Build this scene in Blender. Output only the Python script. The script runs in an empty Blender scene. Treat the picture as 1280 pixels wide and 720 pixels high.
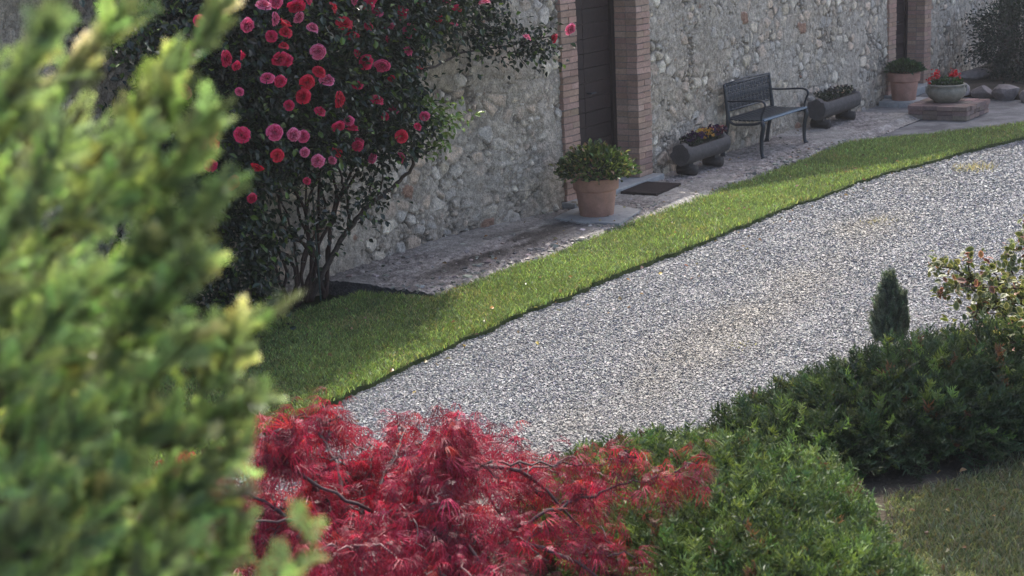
import bpy, math, random
import numpy as np
from mathutils import Vector, Matrix
R = math.radians
rng = np.random.default_rng(7)
random.seed(7)
S = bpy.context.scene
COL = S.collection

# ------------------------------------------------------------------ camera
F_PX, PITCH, ROLL, HEAD = 1952.8, .23838, .0454, .603
CAM = np.array([-14.655, -8.184, 2.949])
fw = np.array([math.cos(HEAD)*math.cos(PITCH), math.sin(HEAD)*math.cos(PITCH), -math.sin(PITCH)])
r0 = np.array([math.sin(HEAD), -math.cos(HEAD), 0.]); u0 = np.cross(r0, fw)
rt = math.cos(ROLL)*r0-math.sin(ROLL)*u0; up = math.sin(ROLL)*r0+math.cos(ROLL)*u0
cd = bpy.data.cameras.new("camera"); cam = bpy.data.objects.new("camera", cd); COL.objects.link(cam)
cam.matrix_world = Matrix(((rt[0], up[0], -fw[0], CAM[0]), (rt[1], up[1], -fw[1], CAM[1]), (rt[2], up[2], -fw[2], CAM[2]), (0, 0, 0, 1)))
cd.sensor_width = 36; cd.lens = 36*F_PX/1280
cd.clip_start = .05; cd.clip_end = 3000
cd.dof.use_dof = True; cd.dof.focus_distance = 12.5; cd.dof.aperture_fstop = 4.9
S.camera = cam
# ------------------------------------------------------------------ light
SUN_AZ, SUN_EL = 25., 58.
wd = bpy.data.worlds.new("World"); S.world = wd; wd.use_nodes = True
nt = wd.node_tree; nt.nodes.clear()
sk = nt.nodes.new("ShaderNodeTexSky"); sk.sky_type = 'NISHITA'; sk.sun_disc = False
sk.sun_elevation = R(SUN_EL); sk.sun_rotation = R(90-SUN_AZ); sk.air_density = .75; sk.dust_density = 3.5; sk.ozone_density = .6
bg = nt.nodes.new("ShaderNodeBackground"); bg.inputs[1].default_value = .15
wo = nt.nodes.new("ShaderNodeOutputWorld")
nt.links.new(sk.outputs[0], bg.inputs[0]); nt.links.new(bg.outputs[0], wo.inputs[0])
sd = Vector((math.cos(R(SUN_AZ))*math.cos(R(SUN_EL)), math.sin(R(SUN_AZ))*math.cos(R(SUN_EL)), math.sin(R(SUN_EL))))
sl = bpy.data.lights.new("sun", 'SUN'); sl.energy = 2.4; sl.angle = R(.55); sl.color = (1, .95, .87)
so = bpy.data.objects.new("sun", sl); COL.objects.link(so); so.rotation_euler = sd.to_track_quat('Z', 'Y').to_euler(); so.location = (0, 0, 20)
S.view_settings.view_transform = 'Standard'; S.view_settings.look = 'None'
S.view_settings.exposure = 1.2; S.view_settings.gamma = 1
S.cycles.max_bounces = 8; S.cycles.transparent_max_bounces = 8

# ------------------------------------------------------------------ helpers
def link(o, parent=None):
    COL.objects.link(o)
    if parent: o.parent = parent
    return o
def tag(o, label=None, cat=None, group=None, kind=None):
    if label: o['label'] = label
    if cat: o['category'] = cat
    if group: o['group'] = group
    if kind: o['kind'] = kind
    return o
def empty(name, loc, rz=0):
    o = bpy.data.objects.new(name, None); o.location = loc; o.rotation_euler.z = rz; o.empty_display_size = .2
    return link(o)
def np_obj(name, V, faces, mat, parent=None, tint=None, smooth=False):
    """faces: list of int arrays (n,k). tint: (nv,3) point colours."""
    me = bpy.data.meshes.new(name)
    V = np.asarray(V, np.float32).reshape(-1, 3)
    if isinstance(faces, np.ndarray): faces = [faces]
    faces = [np.asarray(f, np.int32) for f in faces if len(f)]
    loops = np.concatenate([f.ravel() for f in faces])
    tot = np.concatenate([np.full(len(f), f.shape[1], np.int32) for f in faces])
    start = np.concatenate([[0], np.cumsum(tot)[:-1]]).astype(np.int32)
    me.vertices.add(len(V)); me.loops.add(len(loops)); me.polygons.add(len(tot))
    me.vertices.foreach_set('co', V.ravel()); me.loops.foreach_set('vertex_index', loops)
    me.polygons.foreach_set('loop_start', start); me.polygons.foreach_set('loop_total', tot)
    me.polygons.foreach_set('use_smooth', np.full(len(tot), smooth, bool))
    me.update(calc_edges=True)
    if tint is not None:
        a = me.color_attributes.new('tint', 'FLOAT_COLOR', 'POINT')
        c = np.ones((len(V), 4), np.float32); c[:, :3] = tint; a.data.foreach_set('color', c.ravel())
    me.materials.append(mat)
    return link(bpy.data.objects.new(name, me), parent)
class MB:
    def __init__(s): s.V = []; s.F4 = []; s.F3 = []; s.C = []; s.n = 0
    def add(s, V, F, c=(1, 1, 1)):
        V = np.asarray(V, float).reshape(-1, 3); F = np.asarray(F, int)
        (s.F4 if F.shape[1] == 4 else s.F3).append(F+s.n)
        c = np.asarray(c, float); s.C.append(np.broadcast_to(c, (len(V), 3)) if c.ndim == 1 else c)
        s.V.append(V); s.n += len(V)
    def box(s, lo, hi, c=(1, 1, 1), M=None, jit=0):
        x0, y0, z0 = lo; x1, y1, z1 = hi
        V = np.array([(x0, y0, z0), (x1, y0, z0), (x1, y1, z0), (x0, y1, z0), (x0, y0, z1), (x1, y0, z1), (x1, y1, z1), (x0, y1, z1)], float)
        if jit: V += rng.normal(0, jit, V.shape)
        if M is not None: V = V@np.asarray(M)[:3, :3].T+np.asarray(M)[:3, 3]
        s.add(V, [(0, 3, 2, 1), (4, 5, 6, 7), (0, 1, 5, 4), (1, 2, 6, 5), (2, 3, 7, 6), (3, 0, 4, 7)], c)
    def tube(s, pts, rad, n=6, c=(1, 1, 1), cap=True):
        P = np.asarray(pts, float); k = len(P); rad = np.broadcast_to(np.asarray(rad, float), (k,))
        T = np.gradient(P, axis=0); T /= np.linalg.norm(T, axis=1)[:, None]+1e-9
        ref = np.array([0, 0, 1.]) if abs(T[0][2]) < .9 else np.array([1., 0, 0])
        A = np.cross(T[0], ref); A /= np.linalg.norm(A)
        rings = []
        for i in range(k):
            A = A-T[i]*(A@T[i]); A /= np.linalg.norm(A)+1e-9; B = np.cross(T[i], A)
            th = np.arange(n)*2*math.pi/n
            rings.append(P[i]+rad[i]*(np.cos(th)[:, None]*A+np.sin(th)[:, None]*B))
        V = np.concatenate(rings); F = []
        for i in range(k-1):
            for j in range(n): F.append((i*n+j, i*n+(j+1) % n, (i+1)*n+(j+1) % n, (i+1)*n+j))
        base = s.n; s.add(V, F, c)
        if cap:
            m = s.n; s.V.append(np.array([P[0], P[-1]])); s.C.append(np.broadcast_to(np.asarray(c, float), (2, 3))); s.n += 2
            F3 = [(m, base+(j+1) % n, base+j) for j in range(n)]+[(m+1, base+(k-1)*n+j, base+(k-1)*n+(j+1) % n) for j in range(n)]
            s.F3.append(np.array(F3))
    def lathe(s, prof, n=40, c=(1, 1, 1), cen=(0, 0), sx=1, sy=1, wob=0):
        V = []; k = len(prof); th = np.arange(n)*2*math.pi/n
        w = 1+wob*(np.sin(2*th+1)+.6*np.sin(5*th))
        for r, z in prof: V.append(np.stack([cen[0]+r*sx*w*np.cos(th), cen[1]+r*sy*w*np.sin(th), np.full(n, z)], 1))
        F = [(i*n+j, i*n+(j+1) % n, (i+1)*n+(j+1) % n, (i+1)*n+j) for i in range(k-1) for j in range(n)]
        s.add(np.concatenate(V), F, c)
    def build(s, name, mat, parent=None, smooth=False):
        f = []
        if s.F4: f.append(np.concatenate(s.F4))
        if s.F3: f.append(np.concatenate(s.F3))
        return np_obj(name, np.concatenate(s.V), f, mat, parent, np.concatenate(s.C), smooth)
def norm(a): return a/(np.linalg.norm(a, axis=-1, keepdims=True)+1e-9)
def frames(d, roll=None):
    """rotation matrices whose Y axis is d and Z is as near up as possible then rolled"""
    d = norm(np.asarray(d, float)); n = len(d)
    ref = np.tile([0, 0, 1.], (n, 1)); ref[np.abs(d[:, 2]) > .95] = [1, 0, 0]
    x = norm(np.cross(d, ref)); z = np.cross(x, d)
    if roll is not None:
        c, s_ = np.cos(roll)[:, None], np.sin(roll)[:, None]
        x, z = c*x+s_*z, -s_*x+c*z
    return np.stack([x, d, z], 2)
def inst(TV, TF, M, P, scale=1., tint=None, ttint=None):
    n = len(P); k = len(TV)
    sc = np.broadcast_to(np.asarray(scale, float), (n,)) if np.ndim(scale) < 2 else None
    W = np.einsum('nij,kj->nki', M, TV)
    W = W*sc[:, None, None] if sc is not None else np.einsum('nij,nkj->nki', M, TV[None]*np.asarray(scale)[:, None, :])
    W = W+P[:, None, :]
    F = (TF[None]+(np.arange(n)*k)[:, None, None]).reshape(-1, TF.shape[1])
    C = np.ones((n, k, 3))
    if tint is not None: C = C*np.asarray(tint)[:, None, :]
    if ttint is not None: C = C*np.asarray(ttint)[None]
    return W.reshape(-1, 3), F, C.reshape(-1, 3)
def merge(parts):
    V = []; F = []; C = []; n = 0
    for v, f, c in parts: V.append(v); F.append(f+n); C.append(c); n += len(v)
    return np.concatenate(V), np.concatenate(F), np.concatenate(C)
def vary(n, base, sd=.15, hue=.06):
    b = np.asarray(base, float)[None]*np.exp(rng.normal(0, sd, (n, 1)))
    return np.clip(b*np.exp(rng.normal(0, hue, (n, 3))), 0, 1)
def bend(pts, n=8, amp=0.):
    """catmull-ish smooth polyline"""
    P = np.asarray(pts, float); t = np.linspace(0, len(P)-1, n*(len(P)-1)+1); out = []
    Q = np.vstack([2*P[0]-P[1], P, 2*P[-1]-P[-2]])
    for q in t:
        i = min(int(q), len(P)-2); f = q-i; a, b, c, d = Q[i], Q[i+1], Q[i+2], Q[i+3]
        out.append(.5*((2*b)+(-a+c)*f+(2*a-5*b+4*c-d)*f*f+(-a+3*b-3*c+d)*f**3))
    out = np.array(out)
    if amp: out[1:-1] += rng.normal(0, amp, out[1:-1].shape)
    return out

# ------------------------------------------------------------------ noise (for geometry)
def hashf(ix, iy, k):
    h = (ix.astype(np.int64)*73856093) ^ (iy.astype(np.int64)*19349663) ^ (k*83492791)
    h = (h ^ (h >> 13))*1274126177 & 0x7fffffff
    h = (h ^ (h >> 11))*668265263 & 0x7fffffff
    return (h & 0xfffff)/float(0x100000)
def vnoise(x, y, k=0):
    ix = np.floor(x); iy = np.floor(y); fx = x-ix; fy = y-iy
    fx = fx*fx*(3-2*fx); fy = fy*fy*(3-2*fy)
    a = hashf(ix, iy, k); b = hashf(ix+1, iy, k); c = hashf(ix, iy+1, k); d = hashf(ix+1, iy+1, k)
    return a+(b-a)*fx+(c-a)*fy+(a-b-c+d)*fx*fy
def fbm(x, y, k=0, o=4):
    s = 0; a = .5
    for i in range(o): s = s+a*vnoise(x*2**i, y*2**i, k+i); a *= .5
    return s/(1-.5**o)
def cells(x, y, cw, ch, k=0, reg=.75):
    """voronoi with irregular cells: returns id-hash, distance to edge (m)"""
    gx, gy = x/cw, y/ch; ix, iy = np.floor(gx), np.floor(gy)
    d1 = np.full(x.shape, 9.); d2 = np.full(x.shape, 9.); id1 = np.zeros(x.shape); px = np.zeros(x.shape); py = np.zeros(x.shape)
    for dx in (-2, -1, 0, 1, 2):
        for dy in (-2, -1, 0, 1, 2):
            cx, cy = ix+dx, iy+dy
            jx = cx+.5+(hashf(cx, cy, k)-.5)*reg+.5*(cy % 2); jy = cy+.5+(hashf(cx, cy, k+1)-.5)*reg
            wgt = .45*hashf(cx, cy, k+2)
            dd = np.sqrt((gx-jx)**2+(gy-jy)**2)-wgt
            nearer = dd < d1
            d2 = np.where(nearer, d1, np.minimum(d2, dd)); id1 = np.where(nearer, hashf(cx, cy, k+3), id1); d1 = np.where(nearer, dd, d1)
    return id1, (d2-d1)*.5

# ------------------------------------------------------------------ materials
def mat(name, base=(.5, .5, .5), rough=.8, tint=False, noise=None, bump=None, spec=.5, trans=0, metal=0, fn=None, hue=(1.5, 1.45, .8)):
    """noise: list of (scale, amount, detail) brightness variation; bump: list of (scale, distance)"""
    m = bpy.data.materials.new(name); m.use_nodes = True; N = m.node_tree.nodes; L = m.node_tree.links
    b = N['Principled BSDF']; b.inputs['Roughness'].default_value = rough; b.inputs['Metallic'].default_value = metal
    b.inputs['Specular IOR Level'].default_value = spec
    tc = N.new('ShaderNodeTexCoord')
    rgb = N.new('ShaderNodeRGB'); rgb.outputs[0].default_value = (*base, 1); c = rgb.outputs[0]
    if tint:
        at = N.new('ShaderNodeVertexColor'); at.layer_name = 'tint'
        mx = N.new('ShaderNodeMix'); mx.data_type = 'RGBA'; mx.blend_type = 'MULTIPLY'; mx.inputs[0].default_value = 1
        L.new(c, mx.inputs[6]); L.new(at.outputs[0], mx.inputs[7]); c = mx.outputs[2]
    for sc, am, de in (noise or []):
        n = N.new('ShaderNodeTexNoise'); n.inputs['Scale'].default_value = sc; n.inputs['Detail'].default_value = de; L.new(tc.outputs['Object'], n.inputs[0])
        mr = N.new('ShaderNodeMapRange'); mr.inputs[1].default_value = .3; mr.inputs[2].default_value = .7; mr.inputs[3].default_value = 1-am; mr.inputs[4].default_value = 1+am
        L.new(n.outputs[0], mr.inputs[0])
        vm = N.new('ShaderNodeVectorMath'); vm.operation = 'SCALE'; L.new(c, vm.inputs[0]); L.new(mr.outputs[0], vm.inputs['Scale']); c = vm.outputs[0]
    hgt = None
    for sc, di in (bump or []):
        n = N.new('ShaderNodeTexNoise'); n.inputs['Scale'].default_value = sc; n.inputs['Detail'].default_value = 4; L.new(tc.outputs['Object'], n.inputs[0])
        bp = N.new('ShaderNodeBump'); bp.inputs['Distance'].default_value = di; bp.inputs['Strength'].default_value = 1; L.new(n.outputs[0], bp.inputs['Height'])
        if hgt: L.new(hgt, bp.inputs['Normal'])
        hgt = bp.outputs[0]
    if hgt: L.new(hgt, b.inputs['Normal'])
    L.new(c, b.inputs['Base Color'])
    if trans:
        t = N.new('ShaderNodeBsdfTranslucent'); ms = N.new('ShaderNodeMixShader'); ms.inputs[0].default_value = trans
        hs = N.new('ShaderNodeVectorMath'); hs.operation = 'MULTIPLY'; hs.inputs[1].default_value = hue; L.new(c, hs.inputs[0]); L.new(hs.outputs[0], t.inputs[0])
        L.new(b.outputs[0], ms.inputs[1]); L.new(t.outputs[0], ms.inputs[2]); L.new(ms.outputs[0], N['Material Output'].inputs[0])
        m['hs'] = 1
    if fn: fn(m, N, L, b, tc, c)
    return m
M_wall = mat('rubble_stone', (1, 1, 1), .9, True, [(70, .28, 3), (22, .15, 3), (1.1, .12, 3)], [(45, .02), (140, .006)], .3)
M_brick = mat('brick', (1, 1, 1), .9, True, [(50, .16, 3), (5, .1, 2)], [(120, .003)], .3)
M_mortar = mat('lime_mortar', (.24, .21, .19), .95, False, [(60, .2, 3)], [(120, .003)], .2)
M_door = mat('dark_wood', (.022, .014, .013), .6, True, [(30, .3, 3)], [(40, .002)], .4)
M_slab = mat('threshold_stone', (.34, .34, .33), .8, True, [(25, .15, 4), (3, .12, 2)], [(60, .004)], .4)
M_roof = mat('roof_tile', (.32, .17, .11), .9, True, [(12, .2, 3)], [(30, .01)])
M_soil = mat('soil', (.055, .042, .032), .95, False, [(20, .3, 4)], [(40, .03)], .2)
M_terra = mat('terracotta', (.43, .235, .175), .85, True, [(7, .2, 4), (60, .08, 3)], [(80, .002)], .35)
M_bowl = mat('mossy_stone', (.24, .225, .18), .9, True, [(9, .25, 4), (60, .1, 3)], [(60, .004)], .3)
M_log = mat('weathered_log', (.082, .074, .072), .8, True, [(14, .25, 4), (90, .2, 3)], [(60, .006)], .4)
M_iron = mat('dark_green_iron', (.014, .021, .03), .42, True, [(40, .2, 2)], None, .6)
M_mat = mat('coir', (.035, .026, .024), .95, False, [(80, .3, 3)], [(150, .006)], .2)
M_rock = mat('field_stone', (1, 1, 1), .85, True, [(14, .22, 4), (70, .12, 3)], [(30, .012), (110, .003)], .35)
M_bark = mat('bark', (.07, .055, .045), .9, True, [(40, .3, 3)], [(60, .006)], .3)
M_twig = mat('purple_twig', (.085, .05, .05), .6, True, [(60, .2, 2)], None, .5)
M_leaf = mat('rose_leaf', (1, 1, 1), .3, True, None, None, .6, .22)
M_petal = mat('rose_petal', (1, 1, 1), .5, True, None, None, .4, .25, hue=(1.2, 1, 1))
M_potleaf = mat('pot_leaf', (1, 1, 1), .35, True, None, None, .5, .28)
M_maple = mat('maple_leaf', (1, 1, 1), .45, True, None, None, .4, .38, hue=(1.5, .9, .9))
M_jun = mat('juniper_needle', (1, 1, 1), .5, True, None, None, .4, .25)
M_con = mat('conifer_scale_leaf', (1, 1, 1), .28, True, None, None, .9, .66, hue=(1.38, 1.29, 1.13))
M_grass = mat('grass_blade', (1, 1, 1), .42, True, None, None, .5, .42)
M_stone = mat('gravel_stone', (1, 1, 1), .55, True, [(150, .12, 2)], None, .5)
M_steel = mat('green_stake', (.03, .06, .05), .5, False, None, None, .5)
def voro_gravel(m, N, L, b, tc, c):
    v = N.new('ShaderNodeTexVoronoi'); v.inputs['Scale'].default_value = 75; L.new(tc.outputs['Object'], v.inputs[0])
    hs = N.new('ShaderNodeSeparateColor'); L.new(v.outputs['Color'], hs.inputs[0])
    mr = N.new('ShaderNodeMapRange'); mr.inputs[3].default_value = .75; mr.inputs[4].default_value = 1.25; L.new(hs.outputs[0], mr.inputs[0])
    vm = N.new('ShaderNodeVectorMath'); vm.operation = 'SCALE'; L.new(c, vm.inputs[0]); L.new(mr.outputs[0], vm.inputs['Scale']); L.new(vm.outputs[0], b.inputs['Base Color'])
    bp = N.new('ShaderNodeBump'); bp.inputs['Distance'].default_value = .007; bp.invert = True; L.new(v.outputs['Distance'], bp.inputs['Height']); L.new(bp.outputs[0], b.inputs['Normal'])
M_gravel = mat('gravel_bed', (.24, .236, .234), .8, False, [(1.2, .1, 3)], None, .4, fn=voro_gravel)
def ground_fn(a, bcol):
    def f(m, N, L, b, tc, c):
        n = N.new('ShaderNodeTexNoise'); n.inputs['Scale'].default_value = 2.2; n.inputs['Detail'].default_value = 8; n.inputs['Roughness'].default_value = .7; L.new(tc.outputs['Object'], n.inputs[0])
        cr = N.new('ShaderNodeValToRGB'); cr.color_ramp.elements[0].position = .42; cr.color_ramp.elements[1].position = .6
        cr.color_ramp.elements[0].color = (*a, 1); cr.color_ramp.elements[1].color = (*bcol, 1); L.new(n.outputs[0], cr.inputs[0])
        L.new(cr.outputs[0], b.inputs['Base Color'])
        n2 = N.new('ShaderNodeTexNoise'); n2.inputs['Scale'].default_value = 35; n2.inputs['Detail'].default_value = 4; L.new(tc.outputs['Object'], n2.inputs[0])
        bp = N.new('ShaderNodeBump'); bp.inputs['Distance'].default_value = .02; L.new(n2.outputs[0], bp.inputs['Height']); L.new(bp.outputs[0], b.inputs['Normal'])
    return f
M_lawnsoil = mat('lawn_soil', (.04, .05, .02), .95, fn=ground_fn((.055, .075, .025), (.08, .10, .035)), spec=.2)
M_earth = mat('earth', (.1, .08, .06), .95, fn=ground_fn((.06, .05, .035), (.11, .09, .07)), spec=.2)
M_field = mat('field', (.05, .08, .03), .95, fn=ground_fn((.05, .075, .025), (.09, .1, .04)), spec=.2)
M_court = mat('court', (.2, .2, .2), .9, fn=ground_fn((.13, .125, .125), (.25, .245, .24)), spec=.3)
M_pave = mat('paving', (1, 1, 1), .85, True, [(18, .28, 5), (70, .35, 3), (2.5, .18, 3)], [(25, .03), (70, .012)], .35)

# ------------------------------------------------------------------ ground
def frust(x, y, z=0., mx=.1):
    d = np.stack([x-CAM[0], y-CAM[1], np.full(x.shape, z)-CAM[2]], -1); q = d@fw
    u = F_PX*(d@rt)/q; v = F_PX*(d@up)/q
    return (q > .5) & (np.abs(u) < 640*(1+mx)) & (np.abs(v) < 360*(1+mx*1.5))
def sheet(name, poly, z, m, kind='structure', thick=0):
    n = len(poly); V = [(x, y, z) for x, y in poly]; me = bpy.data.meshes.new(name)
    F = [tuple(range(n))]
    if thick:
        V += [(x, y, z-thick) for x, y in poly]; F += [(i, n+i, n+(i+1) % n, (i+1) % n) for i in range(n)]
    me.from_pydata(V, [], F); me.materials.append(m); o = link(bpy.data.objects.new(name, me)); o['kind'] = kind
    return o
sheet('terrain', [(-1500, -1500), (1500, -1500), (1500, 1500), (-1500, 1500)], -.14, M_field)
sheet('gravel_drive', [(-40, -4.05), (-9.5, -4.05), (-7.9, -4.12), (-7.2, -4.4), (-6.4, -4.45), (-5.6, -4.5), (-4.8, -4.85), (-4.2, -5.3), (-2, -6.6), (4, -8.6), (40, -14), (40, 3), (14, 0), (5.4, -2.2), (-3, -1.6), (-40, -1.6)], -.045, M_gravel)
sheet('courtyard_ground', [(3.0, -1.3), (5.3, -2.35), (9, -3.6), (30, -6), (30, .6), (2.6, .6), (2.6, -1.2)], -.02, M_court)
def edge_y(x):   # front edge of the lawn strip towards the gravel
    return np.interp(x, [-40, -8.2, -7.4, -6.4, -5.2, -3.5, -2.2, -.5, 1.3, 2.9, 4.3, 6.5, 9], [-1.95, -1.95, -1.89, -1.83, -1.79, -1.83, -1.89, -1.94, -2.08, -2.41, -2.73, -3.3, -4.1])+.03*(fbm(x*3, x*0+3, 5)-.5)*2+.045*(vnoise(x*11, x*0, 9)-.5)
def back_y(x):
    return np.interp(x, [-40, -5.35, -5.3, -5.2, -4.5, -3.5, -2.5, -1.8, -.2, 1.6, 3.2, 4.0, 5.3, 6.5, 9], [.1, -.25, -.25, -.94, -.86, -.99, -.93, -.86, -.92, -1.0, -.93, -1.5, -2.38, -3.2, -4.0])+.05*(fbm(x*2.2, x*0+7, 15)-.5)*2
xs = np.concatenate([[-40, -20], np.arange(-12, 9.01, .04)])
fr, bk = edge_y(xs), back_y(xs)
rows = 14; G = []
for j in range(rows+1):
    t = j/rows; y = fr+(bk-fr)*t
    z = .005+.012*(fbm(xs*1.3, y*1.3, 21)-.5)*2
    if j == 0: z = z-.012
    G.append(np.stack([xs, y, z], 1))
G = [np.stack([xs, fr-.004, np.full(len(xs), -.075)], 1)]+G
V = np.concatenate(G); n = len(xs); F = np.array([(j*n+i, j*n+i+1, (j+1)*n+i+1, (j+1)*n+i) for j in range(rows+1) for i in range(n-1)])
o = np_obj('lawn', V, F, M_lawnsoil); o['kind'] = 'structure'
def bed_poly():
    return [(-40, -4.05), (-9.5, -4.0), (-7.9, -4.06), (-7.2, -4.36), (-6.4, -4.4), (-5.6, -4.45), (-4.8, -4.8), (-4.2, -5.25), (-2, -6.5), (4, -8.5), (4, -30), (-40, -30)]
sheet('planting_bed', bed_poly(), -.03, M_earth, thick=.08)
sheet('shaded_lawn', [(-7.55, -5.55), (-7.0, -5.85), (-6, -6.1), (-3, -7.6), (3, -9.5), (3, -29), (-14, -29), (-10.6, -8), (-9.3, -6.6), (-8.4, -6.0)], -.015, M_lawnsoil)
# paving strip of worn stone and lime concrete along the house
px = np.arange(-5.18, 5.61, .03); py = np.arange(-1.06, .5, .03)
X, Y = np.meshgrid(px, py)
idc, ed = cells(X+.06*fbm(X*3, Y*3, 61), Y, .42, .30, 50)
idf, ef = cells(X, Y, .07, .05, 70)
stone = np.clip(ed/.05, 0, 1)
worn = np.clip((fbm(X*1.1, Y*1.6, 31)-.43)*8, 0, 1)                   # where the old screed is gone and rubble shows
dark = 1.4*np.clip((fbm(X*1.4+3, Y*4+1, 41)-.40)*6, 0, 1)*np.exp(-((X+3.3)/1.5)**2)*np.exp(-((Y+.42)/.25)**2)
Z = .03+.012*stone*(1-worn)+worn*(.02*np.clip(ef/.2, 0, 1)-.012)+.008*fbm(X*6, Y*6, 44)
Z -= .05*np.clip((Y*-1-.86-.05*fbm(X*4, Y, 3))/.1, 0, 1)
cc = np.array([.31, .29, .265])[None, None]*(.85+.35*idc[..., None])
cr = np.stack([.20+.22*idf, .18+.2*idf, .17+.18*idf], -1)
cc = cc*(1-worn[..., None])+cr*worn[..., None]
cc = cc*(.72+.28*stone[..., None])
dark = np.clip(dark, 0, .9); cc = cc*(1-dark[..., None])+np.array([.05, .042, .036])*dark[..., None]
V = np.stack([X, Y, Z], -1).reshape(-1, 3); ny, nx = X.shape
I = np.arange(nx*ny).reshape(ny, nx); F = np.stack([I[:-1, :-1], I[:-1, 1:], I[1:, 1:], I[1:, :-1]], -1).reshape(-1, 4)
# skirts on the left end and front
sk1 = np.concatenate([V[I[:, 0]], V[I[:, 0]]-[0, 0, .12]]); k = ny; f1 = np.array([(i, i+1, k+i+1, k+i) for i in range(k-1)])
sk2 = np.concatenate([V[I[0]], V[I[0]]-[0, 0, .12]]); k2 = nx; f2 = np.array([(i, k2+i, k2+i+1, i+1) for i in range(k2-1)])
cf = cc.reshape(-1, 3)
Vt = np.concatenate([V, sk1, sk2]); Ft = np.concatenate([F, f1+len(V), f2+len(V)+len(sk1)])
ct = np.concatenate([cf, np.full((len(sk1)+len(sk2), 3), .1)])
o = np_obj('paved_path', Vt, Ft, M_pave, None, ct, True); o['kind'] = 'structure'

# ------------------------------------------------------------------ gravel stones and grass (stuff)
def pebble():
    V = np.array([(x, y, z) for x in (-1, 1) for y in (-1, 1) for z in (-1, 1)], float)*[.5, .46, .28]
    V += rng.normal(0, .09, V.shape)
    F = np.array([(0, 1, 3, 2), (4, 6, 7, 5), (0, 4, 5, 1), (2, 3, 7, 6), (0, 2, 6, 4), (1, 5, 7, 3)])
    return V, F
def bed_edge(x): return np.interp(x, [-10, -9.5, -7.9, -7.2, -6.4, -5.6, -4.8, -4.2, -2, 4, 8], [-4.0, -4.0, -4.06, -4.36, -4.4, -4.45, -4.8, -5.25, -6.5, -8.5, -9.5])
def scatter(x0, x1, y0, y1, dens):
    n = int((x1-x0)*(y1-y0)*dens); return rng.uniform(x0, x1, n), rng.uniform(y0, y1, n)
P = []
for (x0, x1, de) in ((-10.5, -6.5, 8500), (-6.5, -3.5, 6500), (-3.5, 0, 4200), (0, 4, 2600), (4, 9, 1400)):
    x, y = scatter(x0, x1, -9, -1.5, de); k = (y < edge_y(x)-.01+.06*rng.random(len(x))**6) & (y > bed_edge(x)-.12) & frust(x, y, 0, .12); P.append(np.stack([x[k], y[k]], 1))
P = np.concatenate(P); n = len(P)
print('gravel', n)
size = np.clip(rng.lognormal(math.log(.0086), .25, n), .006, .016)*np.interp(P[:, 0], [-10, -5, 0, 8], [1, 1.1, 1.45, 2.1])
br = np.exp(rng.normal(math.log(.222), .17, n)); br = np.where(rng.random(n) < .04, br*1.8, br); br = np.clip(br, .1, .6)
track = np.exp(-((P[:, 1]+3.35-.12*(P[:, 0]+5))/.35)**2)*np.clip((fbm(P[:, 0]*.8, P[:, 1]*.8, 3)-.35)*4, 0, 1)
base = np.stack([br*.985, br*.985, br*1.0], 1); base *= np.exp(rng.normal(0, .04, base.shape))
base = base*(1-.5*track[:, None])+np.array([.33, .29, .22])*.5*track[:, None]
pp = []
for t in range(5):
    k = np.arange(t, n, 5); TV, TF = pebble(); m = len(k)
    d = norm(np.stack([rng.normal(0, 1, m), rng.normal(0, 1, m), rng.normal(0, .3, m)], 1))
    pos = np.stack([P[k, 0], P[k, 1], -.044+.012*(fbm(P[k, 0]*1.5, P[k, 1]*4, 8)-.5)+.2*size[k]+rng.uniform(0, .004, m)], 1)
    pp.append(inst(TV, TF, frames(d, rng.normal(0, .5, m)), pos, size[k]*rng.uniform(.8, 1.25, m), base[k]))
V, F, C = merge(pp)
tag(np_obj('gravel', V, F, M_stone, None, C), 'pale grey gravel covering the drive between lawn and planting bed', 'gravel', kind='stuff')
# grass
def blades(x, y, z, h, lean, col, w=.004):
    n = len(x); a = rng.uniform(0, 6.283, n); l = lean*rng.uniform(.3, 1.2, n)
    b = rng.uniform(0, 6.283, n); ca, sa = np.cos(a), np.sin(a); hh = h*rng.uniform(.5, 1.25, n)
    p = np.stack([x, y, z], 1); wv = np.stack([ca, sa, 0*a], 1)*w
    q = p+np.stack([np.cos(b)*l*hh*.4, np.sin(b)*l*hh*.4, hh*.6], 1)
    t = p+np.stack([np.cos(b)*l*hh*1.1, np.sin(b)*l*hh*1.1, hh], 1)
    V = np.stack([p-wv, p+wv, q+wv*.8, q-wv*.8, t], 1).reshape(-1, 3); i = np.arange(n)*5
    F4 = np.stack([i, i+1, i+2, i+3], 1); F3 = np.stack([i+3, i+2, i+4], 1)
    return V, F4, F3, np.repeat(col, 5, 0)
x, y = [], []
for (x0, x1, de) in ((-9.5, -6.5, 11000), (-6.5, -3.5, 9500), (-3.5, 0, 7000), (0, 4, 5000), (4, 8, 3200)):
    a, b = scatter(x0, x1, -4.2, .3, de); k = (b > edge_y(a)-.015-.03*rng.random(len(a))**3) & (b < back_y(a)+.02) & frust(a, b, 0, .08); x.append(a[k]); y.append(b[k])
x = np.concatenate(x); y = np.concatenate(y); n = len(x); print('grass', n)
pat = fbm(x*1.6, y*1.6, 77); pat2 = fbm(x*6, y*6, 78)
col = vary(n, (.20, .28, .10), .42, .10)*(.62+.5*pat+.3*(pat2-.4))[:, None]
dry = rng.random(n) < (.04+1.2*np.clip(fbm(x*2.4, y*2.4, 99)-.57, 0, 1)); col[dry] = vary(dry.sum(), (.36, .32, .16), .2, .05)
hgt = .022+.016*pat2+.012*(y < edge_y(x)+.03)
hgt *= np.interp(x, [-9, 8], [1, 1.3])
V, F4, F3, C = blades(x, y, np.full(n, .002), hgt, .9, col, .0032)
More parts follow.
